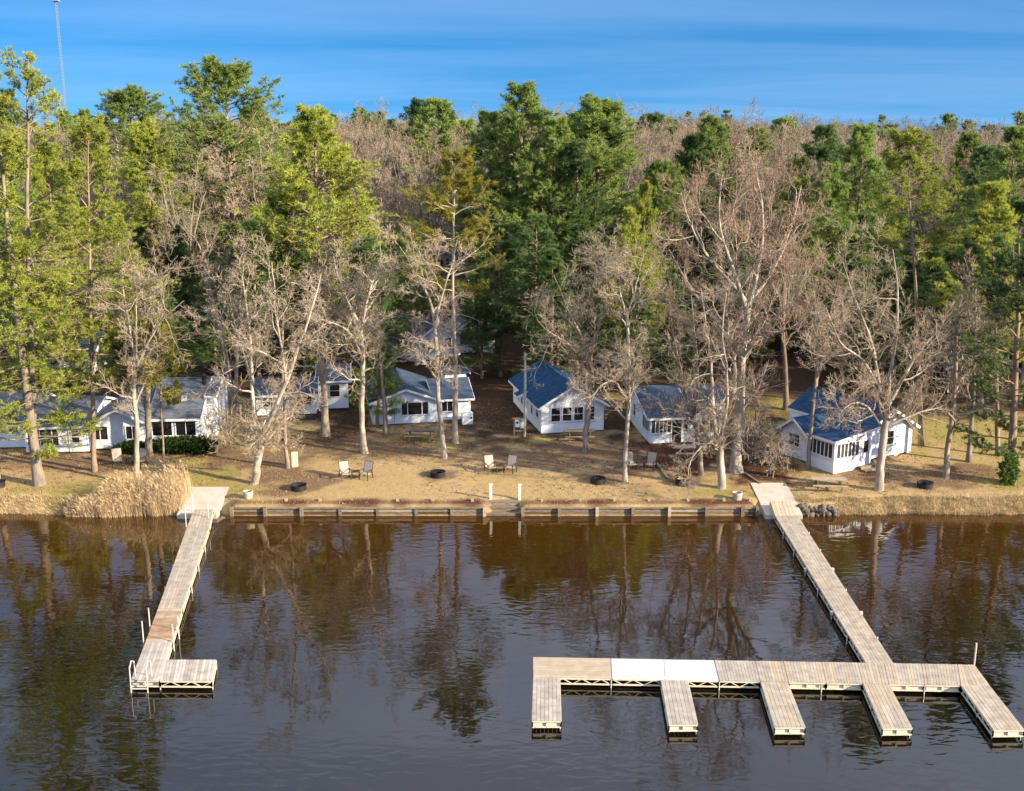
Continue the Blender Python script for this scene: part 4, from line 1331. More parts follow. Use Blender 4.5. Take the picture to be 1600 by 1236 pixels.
tree_px('grey bare trunk right of the fire ring on the right lawn', (1478, 746),
        [(5.4, 3.0, [(1478, 746), (1482, 690), (1488, 620), (1492, 550), (1495, 490)]),
         (2.2, 0.6, [(1492, 560), (1512, 520, .5), (1535, 500, 1)])], 2.6, 25, n1=14, t_first=0.25, bm=M_BARK_GREY, tm=M_TWIG_PINK)
tree_px('grey bare trunk farther back near the right edge', (1514, 721),
        [(4.8, 2.4, [(1514, 721), (1517, 670), (1520, 600), (1524, 520), (1522, 450)])], 2.6, 26, n1=14, t_first=0.3, bm=M_BARK_GREY, tm=M_TWIG_PINK)
tree_px('dark bare trunk behind the tangled brush', (1228, 640),
        [(5.5, 2.5, [(1228, 640), (1228, 570), (1227, 480), (1230, 400)])], 3.2, 27, n1=14, t_first=0.4, bm=M_BARK_DARK, tm=M_TWIG_PINK)
tree_px('pair of grey leaning trunks behind the left house end', (362, 640),
        [(7.0, 2.5, [(362, 640), (358, 580), (345, 510), (325, 450), (318, 390)]),
         (4.5, 1.2, [(366, 640), (370, 560, .5), (372, 480, 1), (378, 400, 1.2)])], 3.4, 28, n1=13, t_first=0.4, bm=M_BARK_GREY, tm=M_TWIG_PINK)
tree_px('thick grey trunk beside the small cabin on piers', (508, 680),
        [(8.0, 2.5, [(508, 680), (508, 630), (505, 570), (500, 500), (498, 420)]),
         (3.6, 0.9, [(503, 560), (525, 500, .5), (540, 440, 1)])], 3.2, 29, n1=14, t_first=0.35, bm=M_BARK_GREY, tm=M_TWIG_PINK)

# tangled brush pile beside the corner cabin
def brush(label, base, seed, n, L, spread, tm):
    b = on_ground(*base)
    rg = np.random.default_rng(seed)
    st = []
    for i in range(n):
        az = rg.random() * 6.28; lean_ = spread * (0.3 + 0.7 * rg.random()); h = L * (0.6 + 0.5 * rg.random())
        o = rg.normal(size=2) * 0.35
        d = np.array([math.cos(az), math.sin(az)]) * lean_
        st.append(([(o[0], o[1], -0.1), (o[0] + d[0] * 0.5, o[1] + d[1] * 0.5, h * 0.65), (o[0] + d[0] * 1.1, o[1] + d[1] * 1.1, h), (o[0] + d[0] * 1.8, o[1] + d[1] * 1.8, h * 0.85)],
                   [0.05, 0.04, 0.03, 0.015]))
    a, c = bare_meshes('bare_shrub', rg, st, 1.3, n1=8, n2=4, n3=4, n4=2, up=-0.02, t_first=0.2, flare=False, droop=0.05, curv=0.3)
    t = thing('bare_shrub', label, 'shrub', b)
    link('stems', a, M_BARK_GREY, t); link('twigs', c, tm, t)
brush('tangled leafless shrub between the red mulch and the corner cabin', (1178, 722), 41, 8, 4.0, 1.3, M_TWIG_TAN)
brush('leafless shrub arching down beside the right ramp', (1196, 742), 42, 4, 2.4, 1.1, M_TWIG_TAN)
brush('leafless shrub right of the left house', (362, 690), 43, 5, 3.6, 1.2, M_TWIG_PINK)
brush('leafless shrub tangled under the small cabin on piers', (430, 690), 44, 5, 2.6, 1.6, M_TWIG_PINK)

# ---- pines on the near lawn
def pine_px(label, base, stems, seed, crown_base, width, nm, bm=M_BARK_PINE, name='pine_tree', **kw):
    b = on_ground(*base)
    ppm = FPX / (b.y * _c + (CAM_H - b.z) * _s)
    st = []
    for r0_, r1_, pts in stems:
        pp = []
        for q in pts:
            dy = q[2] if len(q) > 2 else 0.0
            w = at_y(q[0], q[1], b.y + dy) - b
            pp.append((w.x, w.y, w.z))
        if st == []:
            pp[0] = (pp[0][0], pp[0][1], -0.25)
        st.append((pp, 0.80 * np.linspace(r0_, r1_, len(pp)) / ppm))
    rg = np.random.default_rng(seed)
    a, c = pine_meshes(name, rg, 0, 0, crown_base, width, stems=st, **kw)
    return place_tree(name, label, 'tree', a, c, bm, nm, b)

pine_px('big leaning pine with a grey double trunk at the left edge', (62, 757),
        [(10.5, 1.2, [(62, 757), (52, 690), (40, 600), (30, 520), (22, 430, .5), (12, 340, 1), (2, 240, 1), (-4, 150, 1)]),
         (7.0, 0.8, [(54, 690, .6), (50, 560, 1.2), (47, 420, 1.6), (45, 280, 1.8), (44, 170, 1.8), (44, 92, 1.8)])],
        51, 0.07, 4.1, M_NEEDLE_Y, bm=M_BARK_GREY, n_limb=74, nb=12, nt=7, density=0.9, dead=12, lop=0.5, top_round=0.5)
pine_px('straight yellow green pine second from the left edge', (147, 736),
        [(5.2, 0.6, [(147, 736), (145, 620), (142, 480), (141, 340), (139, 195)])],
        52, 0.24, 4.3, M_NEEDLE_Y, n_limb=72, nb=12, nt=8, dead=10, lop=0.45, top_round=0.55)
pine_px('pine at the very left edge of the lawn', (-6, 752),
        [(6.5, 0.6, [(-6, 752), (-8, 600), (-12, 420), (-14, 250), (-14, 120)])],
        53, 0.18, 3.6, M_NEEDLE_Y, n_limb=50, nb=12, nt=7, dead=8, lop=0.5)
pine_px('slender young pine with ochre needles beside the reeds', (257, 746),
        [(2.6, 0.5, [(257, 746), (254, 680), (252, 600), (251, 505)])],
        54, 0.50, 1.9, M_NEEDLE_O, n_limb=26, nb=9, nt=7, dead=3, density=0.9)
pine_px('tall straight pine with bare limbs in the centre of the lawn', (711, 692),
        [(6.0, 0.7, [(711, 692), (709, 600), (707, 480), (706, 360), (705, 243)])],
        55, 0.52, 3.4, M_NEEDLE_O, bm=M_BARK_PALE, n_limb=44, nb=12, nt=8, dead=26, lop=0.55, top_round=0.45)
pine_px('tall pine with reddish trunk behind the corner cabin', (1440, 696),
        [(5.2, 0.6, [(1440, 696), (1436, 580), (1428, 440), (1420, 330), (1414, 220)])],
        56, 0.50, 3.0, M_NEEDLE_Y, n_limb=44, nb=12, nt=8, dead=14, lop=0.5, top_round=0.5)
pine_px('dense green conifer at the right edge of the lawn', (1580, 754),
        [(9.0, 1.0, [(1580, 754), (1582, 660), (1586, 560), (1590, 440), (1592, 380)])],
        57, 0.12, 3.5, M_NEEDLE_D, n_limb=60, nb=12, nt=9, dead=0, lop=0.4, top_round=0.5)
pine_px('yellow green pine above the right edge of the lawn', (1560, 712),
        [(5.0, 0.6, [(1560, 712), (1558, 600), (1556, 450), (1552, 300)])],
        58, 0.30, 3.3, M_NEEDLE_Y, n_limb=56, nb=12, nt=8, dead=6, lop=0.45)
pine_px('small green conifer at the left wall of the wide gable cabin', (590, 668),
        [(4.0, 0.6, [(590, 668), (590, 640), (590, 600), (589, 562)])],
        59, 0.25, 1.9, M_NEEDLE_G, n_limb=34, nb=8, nt=6, dead=0)

# hedge and low bushes
def bush(label, base, rx, ry, h, n, seed, m, name='hedge', cat='hedge', loc=None):
    b = on_ground(*base) if loc is None else Vector(loc)
    rg = np.random.default_rng(seed)
    t = thing(name, label, cat, b)
    st = np.stack([(rg.random((24)) - .5) * 1.6 * rx, (rg.random(24) - .5) * 1.2 * ry, np.zeros(24) - 0.1], -1)
    P = np.stack([st, st + np.array([0, 0, h * 0.4]) + rg.normal(size=(24, 3)) * 0.1, st + np.array([0, 0, h * 0.8]) + rg.normal(size=(24, 3)) * 0.2], 1)
    V, Q = tubes(P, np.tile(np.array([[0.02, 0.016, 0.008]]), (24, 1)), 4)
    link('stems', mesh_np('bush_stems', V, Q), M_BARK_DARK, t)
    u = rg.normal(size=(n, 3)); u = unit(u) * (0.55 + 0.5 * rg.random((n, 1)))
    lump = 0.8 + 0.45 * vnoise(u[:, 0] * rx * 1.7 + 9, u[:, 1] * 3 + u[:, 2] * 2, seed)
    pos = u * np.array([rx, ry, h * 0.55]) * lump[:, None] + np.array([0, 0, h * 0.5])
    pos[:, 2] = np.maximum(pos[:, 2], 0.05)
    V, T3 = tufts(rg, pos, unit(u + np.array([0, 0, 0.4])), 7, 0.22, 0.10, 0.9)
    link('leaves', mesh_np('bush_leaves', V, None, T3), m, t)
    return t
bush('dark evergreen hedge under the right windows of the left house', (287, 707), 2.6, 0.7, 1.1, 1500, 61, M_LEAF)
bush('small dark bush under the middle of the left house', (208, 708), 1.2, 0.5, 0.8, 500, 62, M_LEAF, name='bush', cat='bush')
bush('bright green sprouting bush at the foot of the right edge conifer', (1574, 756), 0.65, 0.5, 2.2, 300, 63, M_LEAF_B, name='bush', cat='bush')

# ------------------------------------------------------------------ forest behind the cabins
rgf = np.random.default_rng(101)
BARE, PINE = [], []
for i in range(6):
    rg = np.random.default_rng(200 + i)
    H = 14.5
    ft = 0.30 + 0.12 * rg.random()
    zf = H * ft
    st = [([(0, 0, -0.3), (0.1, 0, zf * 0.5), (rg.normal() * 0.3, rg.normal() * 0.3, zf)], [0.20, 0.17, 0.14])]
    for k in range(4):
        az = k * 1.6 + rg.random() * 0.8
        sp_r = 1.6 + 1.6 * rg.random()
        top = H * (0.78 + 0.22 * rg.random())
        c0, s0_ = math.cos(az), math.sin(az)
        st.append(([(st[0][0][-1][0], st[0][0][-1][1], zf - 0.2), (c0 * sp_r * 0.45, s0_ * sp_r * 0.45, zf + (top - zf) * 0.4), (c0 * sp_r, s0_ * sp_r, top)], [0.11, 0.075, 0.02]))
    BARE.append(bare_meshes('forest_bare_%d' % i, rg, st, 2.5, n1=9, n2=5, n3=5, n4=3, up=0.12, t_first=0.5, twig=0.015))
for i in range(6):
    rg = np.random.default_rng(300 + i)
    kw = [dict(width=4.6, crown_base=0.30, top_round=0.7, lop=0.32), dict(width=5.2, crown_base=0.20, top_round=0.65, lop=0.36),
          dict(width=3.6, crown_base=0.45, top_round=0.5, lop=0.5), dict(width=4.4, crown_base=0.12, top_round=0.75, lop=0.3),
          dict(width=5.6, crown_base=0.32, top_round=0.50, lop=0.38, upsweep=0.15), dict(width=3.9, crown_base=0.06, top_round=0.9, lop=0.25)][i]
    PINE.append(pine_meshes('forest_pine_%d' % i, rg, 20.0, 0.30, n_limb=92, nb=12, nt=8, dead=8, blades=8, tuft_len=0.33, tuft_w=0.055, **kw))

keep_out = []     # cabins and open ground, as (x, y, radius)
for o in list(bpy.data.objects):
    if o.type == 'EMPTY' and o.get('category') in ('cabin', 'house'):
        q = o.matrix_basis @ Vector((3.0, 4.0, 0))
        keep_out.append((q.x, q.y, 5.0 if o.name.startswith('forest') else 7.5))
for u, v, r_ in ((755, 600, 4.5), (760, 575, 4.0), (770, 640, 4), (700, 580, 4.5), (640, 578, 4), (860, 570, 3.5), (1190, 600, 6), (1460, 650, 5), (1120, 600, 5)):
    q = on_ground(u, v)
    keep_out.append((q.x, q.y, r_))

def clear(x, y, pad=0.0):
    return all((x - a) ** 2 + (y - b) ** 2 > (r_ + pad) ** 2 for a, b, r_ in keep_out)

placed = []
def free(x, y, r_):
    return all((x - a) ** 2 + (y - b) ** 2 > r_ * r_ for a, b in placed)

pine_mats = {'Y': M_NEEDLE_Y, 'G': M_NEEDLE_G, 'D': M_NEEDLE_D}
for a, c in BARE:
    a.materials.append(M_BARK_GREY); c.materials.append(M_TWIG_PINK)
for a, c in PINE:
    a.materials.append(M_BARK_PINE); c.materials.append(M_NEEDLE_G)
def crown(me, m, t):
    o = link('crown', me, None, t)
    o.material_slots[0].link = 'OBJECT'
    o.material_slots[0].material = m
    return o

def forest_pine(label, x, y, top_z, kind, col, group=None, wid=1.0):
    z = gz(x, y)
    s = (top_z - z) / 21.0
    a, c = PINE[kind]
    t = thing('forest_pine', label, 'tree', (x, y, z), rgf.random() * 6.28, group)
    t.scale = (s * wid, s * wid, s)
    link('trunk', a, None, t); crown(c, pine_mats[col], t)
    placed.append((x, y))
    return t

# pines one can pick out, by where their tops stand in the view: (u, v of the top, distance, form, needle colour, width, label)
landmark = [
    (350, 98, 128, 4, 'G', 1.15, 'tallest broad crowned pine on the left skyline'),
    (200, 142, 150, 4, 'G', 1.2, 'round topped pine on the far left skyline beside the radio mast'),
    (222, 186, 122, 2, 'Y', 0.9, 'yellowish pine below the round topped skyline pine'),
    (484, 162, 102, 1, 'Y', 1.12, 'bright green pine above the small cabin on piers'),
    (655, 154, 260, 2, 'D', 1.1, 'small dark pine on the skyline left of centre'),
    (700, 172, 280, 2, 'D', 1.0, 'second small dark pine on the skyline left of centre'),
    (818, 126, 118, 1, 'G', 1.05, 'tallest pine in the middle of the skyline'),
    (765, 168, 122, 0, 'G', 1.0, 'dark pine on the left of the middle pine clump'),
    (870, 180, 114, 1, 'G', 1.0, 'green pine on the right of the tallest middle pine'),
    (938, 150, 120, 2, 'G', 1.25, 'narrow dark pine at the right end of the middle clump'),
    (905, 205, 112, 3, 'D', 1.0, 'dark full pine below the narrow skyline pine'),
    (1112, 178, 128, 1, 'G', 0.95, 'rounded green pine on the skyline above the great bare tree'),
    (1085, 195, 124, 3, 'D', 0.9, 'dark pine left of the rounded green pine'),
    (1186, 188, 150, 3, 'G', 1.0, 'light green pine right of the rounded skyline pine'),
    (1228, 182, 230, 2, 'G', 1.1, 'thin topped pine on the right skyline'),
    (1290, 190, 124, 0, 'D', 1.0, 'dark pine left of the yellow green right pines'),
    (1348, 190, 110, 1, 'G', 0.85, 'broad green pine on the right skyline'),
    (1252, 232, 112, 3, 'Y', 0.85, 'yellow green full pine right of the great bare tree'),
    (1300, 240, 106, 3, 'G', 0.9, 'green full pine between bare crowns on the right'),
    (1420, 205, 240, 2, 'D', 1.0, 'small pine on the far right skyline'),
    (1515, 204, 150, 1, 'G', 1.0, 'green pine on the skyline near the right edge'),
    (1590, 192, 118, 0, 'G', 1.0, 'green pine cut by the right edge of the view'),
    (1545, 225, 128, 1, 'D', 1.0, 'dark pine beside the right edge skyline pine'),
    (752, 440, 99, 5, 'D', 1.2, 'dark conifer hiding the forest cabin right of the tall centre pine'),
    (575, 176, 250, 2, 'G', 1.0, 'thin pine tip on the skyline left of the two small dark pines'),
    (612, 184, 270, 0, 'D', 0.9, 'small pine on the skyline above the wide gable cabin'),
    (1012, 178, 260, 2, 'D', 1.0, 'thin pine tip on the skyline right of the middle clump'),
    (1050, 190, 240, 3, 'G', 0.9, 'small full pine on the skyline left of the dark pine'),
    (1160, 200, 230, 0, 'D', 0.9, 'small pine on the skyline between the two rounded pines'),
    (1385, 200, 220, 2, 'G', 1.0, 'thin pine on the skyline right of the broad green pine'),
    (1475, 212, 230, 1, 'D', 0.8, 'small rounded pine on the far right skyline'),
    (130, 168, 220, 1, 'G', 0.8, 'small rounded pine on the skyline just right of the mast'),
    (440, 190, 210, 0, 'D', 0.9, 'small dark pine on the skyline left of the bright green pine'),
    (905, 172, 230, 2, 'G', 1.0, 'thin pine on the skyline behind the middle clump'),
    (1008, 270, 100, 3, 'Y', 0.6, 'slim yellow green pine left of the great bare tree'),
    (985, 320, 97, 0, 'Y', 0.7, 'small yellow green conifer right of the middle clump'),
    (1035, 250, 112, 2, 'G', 0.9, 'thin green pine left above the great bare tree'),
    (838, 330, 98, 0, 'D', 1.15, 'dark full conifer behind the deep blue roofed cabin'),
    (782, 345, 100, 0, 'D', 1.1, 'dark full conifer left behind the utility pole'),
    (872, 370, 103, 3, 'D', 1.1, 'dark conifer in the shade behind the deep blue roofed cabin'),
    (945, 380, 108, 5, 'D', 0.9, 'dark conifer between the middle cabins'),
    (330, 470, 100, 5, 'D', 1.0, 'dark low conifer right behind the left house'),
    (285, 430, 106, 5, 'D', 1.0, 'dark conifer in the shade behind the left house'),
    (520, 430, 106, 5, 'D', 1.1, 'dark conifer left behind the wide gable cabin'),
    (580, 400, 120, 3, 'D', 1.0, 'dark conifer in the woods behind the wide gable cabin'),
    (640, 330, 106, 3, 'G', 0.8, 'green conifer left behind the tall centre pine'),
    (745, 400, 108, 5, 'G', 0.9, 'green conifer right behind the tall centre pine'),
    (1195, 470, 104, 5, 'D', 1.0, 'dark low conifer behind the tangled brush'),
    (1290, 450, 104, 5, 'D', 1.1, 'dark conifer behind the corner cabin roof'),
    (1340, 430, 110, 5, 'G', 1.0, 'green conifer behind the right end of the corner cabin'),
    (1420, 480, 98, 5, 'G', 0.8, 'olive green conifer right behind the corner cabin'),
    (1545, 420, 98, 5, 'D', 1.1, 'dark low conifer behind the right lawn'),
    (1600, 300, 105, 3, 'D', 1.1, 'dark conifer at the right edge behind the lawn'),
    (110, 300, 112, 3, 'G', 1.0, 'green conifer behind the straight yellow green pine'),
    (10, 230, 118, 1, 'G', 1.0, 'green pine behind the left edge pines'),
    (70, 210, 105, 3, 'Y', 0.85, 'yellow green pine between the two left lawn pines'),
    (180, 330, 98, 0, 'Y', 0.8, 'yellow green pine right of the straight left pine'),
    (110, 500, 96, 5, 'G', 0.9, 'low green conifer behind the left house roof'),
    (165, 520, 95, 5, 'G', 0.7, 'small green conifer behind the middle of the left house'),
    (430, 290, 104, 3, 'G', 0.75, 'green conifer left of the bright green pine'),
    (545, 300, 106, 3, 'Y', 0.6, 'slim yellow green conifer right of the bright green pine'),
]
for (u, v, y, kind, col, wid, lab) in landmark:
    p = at_y(u, v, y)
    forest_pine(lab, p.x, y, p.z, kind, col, wid=wid, group='pines one can pick out in the woods')

G_B, G_P = 'bare trees of the wood', 'pines of the wood'
def forest_bare(x, y, s, lab, tw):
    a, c = BARE[int(rgf.integers(6))]
    t = thing('forest_bare_tree', lab, 'tree', (x, y, gz(x, y)), rgf.random() * 6.28, G_B)
    w = s * (0.8 + 0.3 * rgf.random())
    t.scale = (w, w, s)
    link('trunk', a, None, t); crown(c, tw, t)
    placed.append((x, y))

def wood_label(x, y, tw):
    u = 800 + FPX * x / (y * _c + (CAM_H - 8) * _s)
    where = ('left house' if u < 340 else 'small cabin on piers' if u < 560 else 'wide gable cabin' if u < 770 else 'deep blue roofed cabin' if u < 960
             else 'screened porch cabin' if u < 1200 else 'corner cabin' if u < 1430 else 'right lawn')
    return '%s leafless tree in the %s wood behind the %s' % ({'tan_twigs': 'tan', 'pinkish_twigs': 'brown', 'reddish_twigs': 'reddish', 'grey_twigs': 'grey'}[tw.name],
            'near' if y < 115 else 'middle' if y < 150 else 'deep', where)

nu, tries = 0, 0
while nu < 66 and tries < 6000:
    tries += 1
    y = 92 + 24 * rgf.random()
    x = (rgf.random() * 2 - 1) * (0.49 * y + 2)
    if not clear(x, y, 0.5) or not free(x, y, 3.4):
        continue
    u = 800 + FPX * x / (y * _c + (CAM_H - 4) * _s)
    where = ('left house' if u < 340 else 'small cabin on piers' if u < 560 else 'wide gable cabin' if u < 770 else 'deep blue roofed cabin' if u < 960
             else 'screened porch cabin' if u < 1200 else 'corner cabin' if u < 1430 else 'right lawn')
    forest_pine('dark young conifer in the shaded understorey behind the ' + where, x, y, gz(x, y) + 7.0 + 8.5 * rgf.random(), (5, 5, 3)[int(rgf.integers(3))], 'D',
                'young conifers of the understorey', 1.2)
    nu += 1

nb_ = 0
tries = 0
LAB = 'leafless tree in the dense wood behind the cabins'
while nb_ < 285 and tries < 20000:
    tries += 1
    y = 89 + 100 * rgf.random() ** 1.2
    x = (rgf.random() * 2 - 1) * (0.50 * y + 4)
    if not clear(x, y, 0.0) or not free(x, y, 3.1 if y > 105 else 3.6):
        continue
    u_ = 800 + FPX * x / (y * _c + (CAM_H - 8) * _s)
    lo, hi = (1.25, 1.55) if 235 < u_ < 420 else (1.0, 1.3) if 520 < u_ < 715 else (0.85, 1.12) if 715 < u_ < 1000 else (1.0, 1.3) if 1000 < u_ < 1225 else (0.80, 1.05)
    if y > 128: lo, hi = 1.05, 1.5
    s = lo + (hi - lo) * rgf.random()
    tw = (M_TWIG_PINK, M_TWIG_GREY, M_TWIG_TAN, M_TWIG_PINK, M_TWIG_RED)[int(rgf.integers(5))]
    forest_bare(x, y, s, wood_label(x, y, tw), tw)
    nb_ += 1
npn = 0
while npn < 18 and tries < 40000:
    tries += 1
    y = 125 + 95 * rgf.random()
    x = (rgf.random() * 2 - 1) * (0.50 * y + 4)
    if not clear(x, y) or not free(x, y, 3.2):
        continue
    forest_pine('pine scattered in the wood behind the cabins', x, y, gz(x, y) + 13 + 6.5 * rgf.random(), int(rgf.integers(6)), 'GGD'[int(rgf.integers(3))], G_P, 0.95)
    npn += 1

# the far wood that reads as one mass
fcol = bpy.data.collections.new('far_wood_forms')
forms = []
def joined(name, a, c, ma, mc):
    va = np.empty(len(a.vertices) * 3, np.float32); a.vertices.foreach_get('co', va)
    vc = np.empty(len(c.vertices) * 3, np.float32); c.vertices.foreach_get('co', vc)
    la = np.empty(len(a.loops), np.int32); a.loops.foreach_get('vertex_index', la)
    lc = np.empty(len(c.loops), np.int32); c.loops.foreach_get('vertex_index', lc)
    lc = lc + len(a.vertices)
    tri = len(lc) == 3 * len(c.polygons)
    V = np.concatenate([va.reshape(-1, 3), vc.reshape(-1, 3)])
    me = mesh_np(name, V, la.reshape(-1, 4), lc.reshape(-1, 3)) if tri else mesh_np(name, V, np.concatenate([la, lc]).reshape(-1, 4))
    me.materials.append(ma); me.materials.append(mc)
    mi = np.concatenate([np.zeros(len(a.polygons), np.int32), np.ones(len(c.polygons), np.int32)])
    me.polygons.foreach_set('material_index', mi)
    o = bpy.data.objects.new(name, me)
    fcol.objects.link(o)
    forms.append(o)
def far_bare(i):
    rg = np.random.default_rng(500 + i)
    H, zf = 14.5, 4.5
    st = [([(0, 0, -0.3), (0.1, 0, zf * 0.5), (0.1, 0.1, zf)], [0.20, 0.17, 0.14])]
    for k in range(4):
        az = k * 1.6 + rg.random() * 0.8; q = 1.6 + 1.6 * rg.random(); top = H * (0.78 + 0.22 * rg.random())
        st.append(([(0.1, 0.1, zf - 0.2), (math.cos(az) * q * 0.45, math.sin(az) * q * 0.45, zf + (top - zf) * 0.4), (math.cos(az) * q, math.sin(az) * q, top)], [0.11, 0.075, 0.02]))
    return bare_meshes('far_bare_%d' % i, rg, st, 2.5, n1=8, n2=5, n3=5, n4=2, up=0.12, t_first=0.5, twig=0.018)
for i in range(4):
    a, c = far_bare(i)
    joined('wood_a%d' % i, a, c, M_BARK_GREY, (M_TWIG_PINK, M_TWIG_GREY, M_TWIG_RED, M_TWIG_PINK)[i])
    bpy.data.meshes.remove(a); bpy.data.meshes.remove(c)
for i, kw in ((0, dict(width=4.6, crown_base=0.30)), (2, dict(width=3.6, crown_base=0.45)), (3, dict(width=4.4, crown_base=0.12, top_round=0.75))):
    a, c = pine_meshes('far_pine_%d' % i, np.random.default_rng(600 + i), 20.0, 0.30, n_limb=50, nb=8, nt=5, dead=2, blades=6, tuft_len=0.5, tuft_w=0.11, lop=0.45, **kw)
    joined('wood_b%d' % i, a, c, M_BARK_PINE, M_NEEDLE_G if i else M_NEEDLE_D)
    bpy.data.meshes.remove(a); bpy.data.meshes.remove(c)
pts, ind, rot, scl = [], [], [], []
cell = {}
for _ in range(9000):
    y = 168 + 620 * rgf.random() ** 1.5
    x = (rgf.random() * 2 - 1) * (0.50 * y + 14)
    sp_m = 3.6 if y < 300 else 5.0
    key = (int(x // sp_m), int(y // sp_m))
    if key in cell or not free(x, y, 2.6):
        continue
    cell[key] = 1
    pine_ = rgf.random() < (0.07 if y < 300 else 0.12)
    pts.append((x, y, gz(x, y)))
    ind.append(int(4 + rgf.integers(3)) if pine_ else int(rgf.integers(4)))
    rot.append((0, 0, rgf.random() * 6.28))
    s = (0.80 + 0.32 * rgf.random()) if pine_ else (0.95 + 0.45 * rgf.random())
    s *= 0.72 + 0.55 * float(vnoise(x * 0.035, y * 0.035, 55))
    scl.append((s * 1.15, s * 1.15, s) if not pine_ else (s, s, s))
# the same wood goes on beside the frame on both sides
for _ in range(420):
    y = 80 + 110 * rgf.random()
    sgn = 1 if rgf.random() < 0.6 else -1
    x = sgn * (0.5 * y + 6 + 75 * rgf.random())
    key = (int(x // 4.2), int(y // 4.2))
    if key in cell:
        continue
    cell[key] = 1
    pine_ = rgf.random() < 0.35
    pts.append((x, y, gz(x, y))); ind.append(int(4 + rgf.integers(3)) if pine_ else int(rgf.integers(4)))
    rot.append((0, 0, rgf.random() * 6.28))
    s = (0.75 + 0.3 * rgf.random()) if pine_ else (1.0 + 0.4 * rgf.random())
    scl.append((s, s, s))
me = bpy.data.meshes.new('far_wood')
me.from_pydata(pts, [], [])
for nm, ty, data in (('form', 'INT', ind), ('spin', 'FLOAT_VECTOR', rot), ('size', 'FLOAT_VECTOR', scl)):
    at_ = me.attributes.new(nm, ty, 'POINT')
    at_.data.foreach_set('value' if ty == 'INT' else 'vector', np.asarray(data, np.int32 if ty == 'INT' else np.float32).ravel())
far = link('far_wood', me)
tag(far, 'distant mixed wood of bare trees and pines reaching the skyline', 'wood', kind='stuff')
ng = bpy.data.node_groups.new('far_wood_nodes', 'GeometryNodeTree')
ng.interface.new_socket('Geometry', in_out='INPUT', socket_type='NodeSocketGeometry')
ng.interface.new_socket('Geometry', in_out='OUTPUT', socket_type='NodeSocketGeometry')
gi, go = ng.nodes.new('NodeGroupInput'), ng.nodes.new('NodeGroupOutput')
m2p = ng.nodes.new('GeometryNodeMeshToPoints')
ci = ng.nodes.new('GeometryNodeCollectionInfo'); ci.inputs['Collection'].default_value = fcol
ci.inputs['Separate Children'].default_value = True; ci.inputs['Reset Children'].default_value = True
iop = ng.nodes.new('GeometryNodeInstanceOnPoints'); iop.inputs['Pick Instance'].default_value = True
def nattr(nm, ty):
    q = ng.nodes.new('GeometryNodeInputNamedAttribute'); q.data_type = ty; q.inputs['Name'].default_value = nm
    return q.outputs['Attribute']
e2r = ng.nodes.new('FunctionNodeEulerToRotation')
L_ = ng.links.new
L_(gi.outputs[0], m2p.inputs['Mesh']); L_(m2p.outputs[0], iop.inputs['Points'])
L_(ci.outputs[0], iop.inputs['Instance'])
L_(nattr('form', 'INT'), iop.inputs['Instance Index'])
L_(nattr('spin', 'FLOAT_VECTOR'), e2r.inputs[0]); L_(e2r.outputs[0], iop.inputs['Rotation'])
L_(nattr('size', 'FLOAT_VECTOR'), iop.inputs['Scale'])
L_(iop.outputs[0], go.inputs[0])
md = far.modifiers.new('wood', 'NODES'); md.node_group = ng
print('far wood trees', len(pts), 'bare', nb_, 'pines', npn, 'tries', tries)

# ------------------------------------------------------------------ radio mast on the skyline
ty_ = 520.0
pm_ = at_y(103, 180, ty_)
mast = thing('radio_mast', 'thin lattice radio mast standing far behind the left skyline', 'mast', (pm_.x, ty_, gz(pm_.x, ty_)))
M_MAST = mat('mast_steel', (0.22, 0.27, 0.33), 0.6, metal=0.2)
zt = at_y(94, 2, ty_).z - gz(pm_.x, ty_)
lat = MB()
w_ = 0.55
cs = [(w_ * math.cos(a), w_ * math.sin(a)) for a in (0.5, 0.5 + 2.094, 0.5 + 4.189)]
for cx, cy in cs:
    lat.bar((cx, cy, 0), (cx, cy, zt), 0.16)
nseg = 60
for k in range(nseg):
    za, zb = zt * k / nseg, zt * (k + 1) / nseg
    for j in range(3):
        lat.bar((*cs[j], za), (*cs[(j + 1) % 3], zb), 0.09)
lat.build('lattice', M_MAST, mast)
MB().box(-1.6, 1.6, -1.6, 1.6, zt, zt + 0.4).build('platform', M_MAST, mast)
for k in range(6):
    a = k * math.pi / 3
    MB().box(-0.25, 0.25, -0.15, 0.15, 0, 2.4).build('antenna_panel', M_TRIM, mast, loc=(1.5 * math.cos(a), 1.5 * math.sin(a), zt + 0.42), rz=a + math.pi / 2)

# ------------------------------------------------------------------ lawn furniture
M_SLING = mat('pale_sling_fabric', (0.36, 0.32, 0.27), 0.8, var=0.06)
M_CHAIRFRAME = mat('dark_brown_frame', (0.075, 0.045, 0.032), 0.6)
M_STEEL = mat('black_steel', (0.018, 0.017, 0.017), 0.6, var=0.3)
M_ASH = mat('ash', (0.16, 0.145, 0.13), 1.0, var=0.4, scale=8)

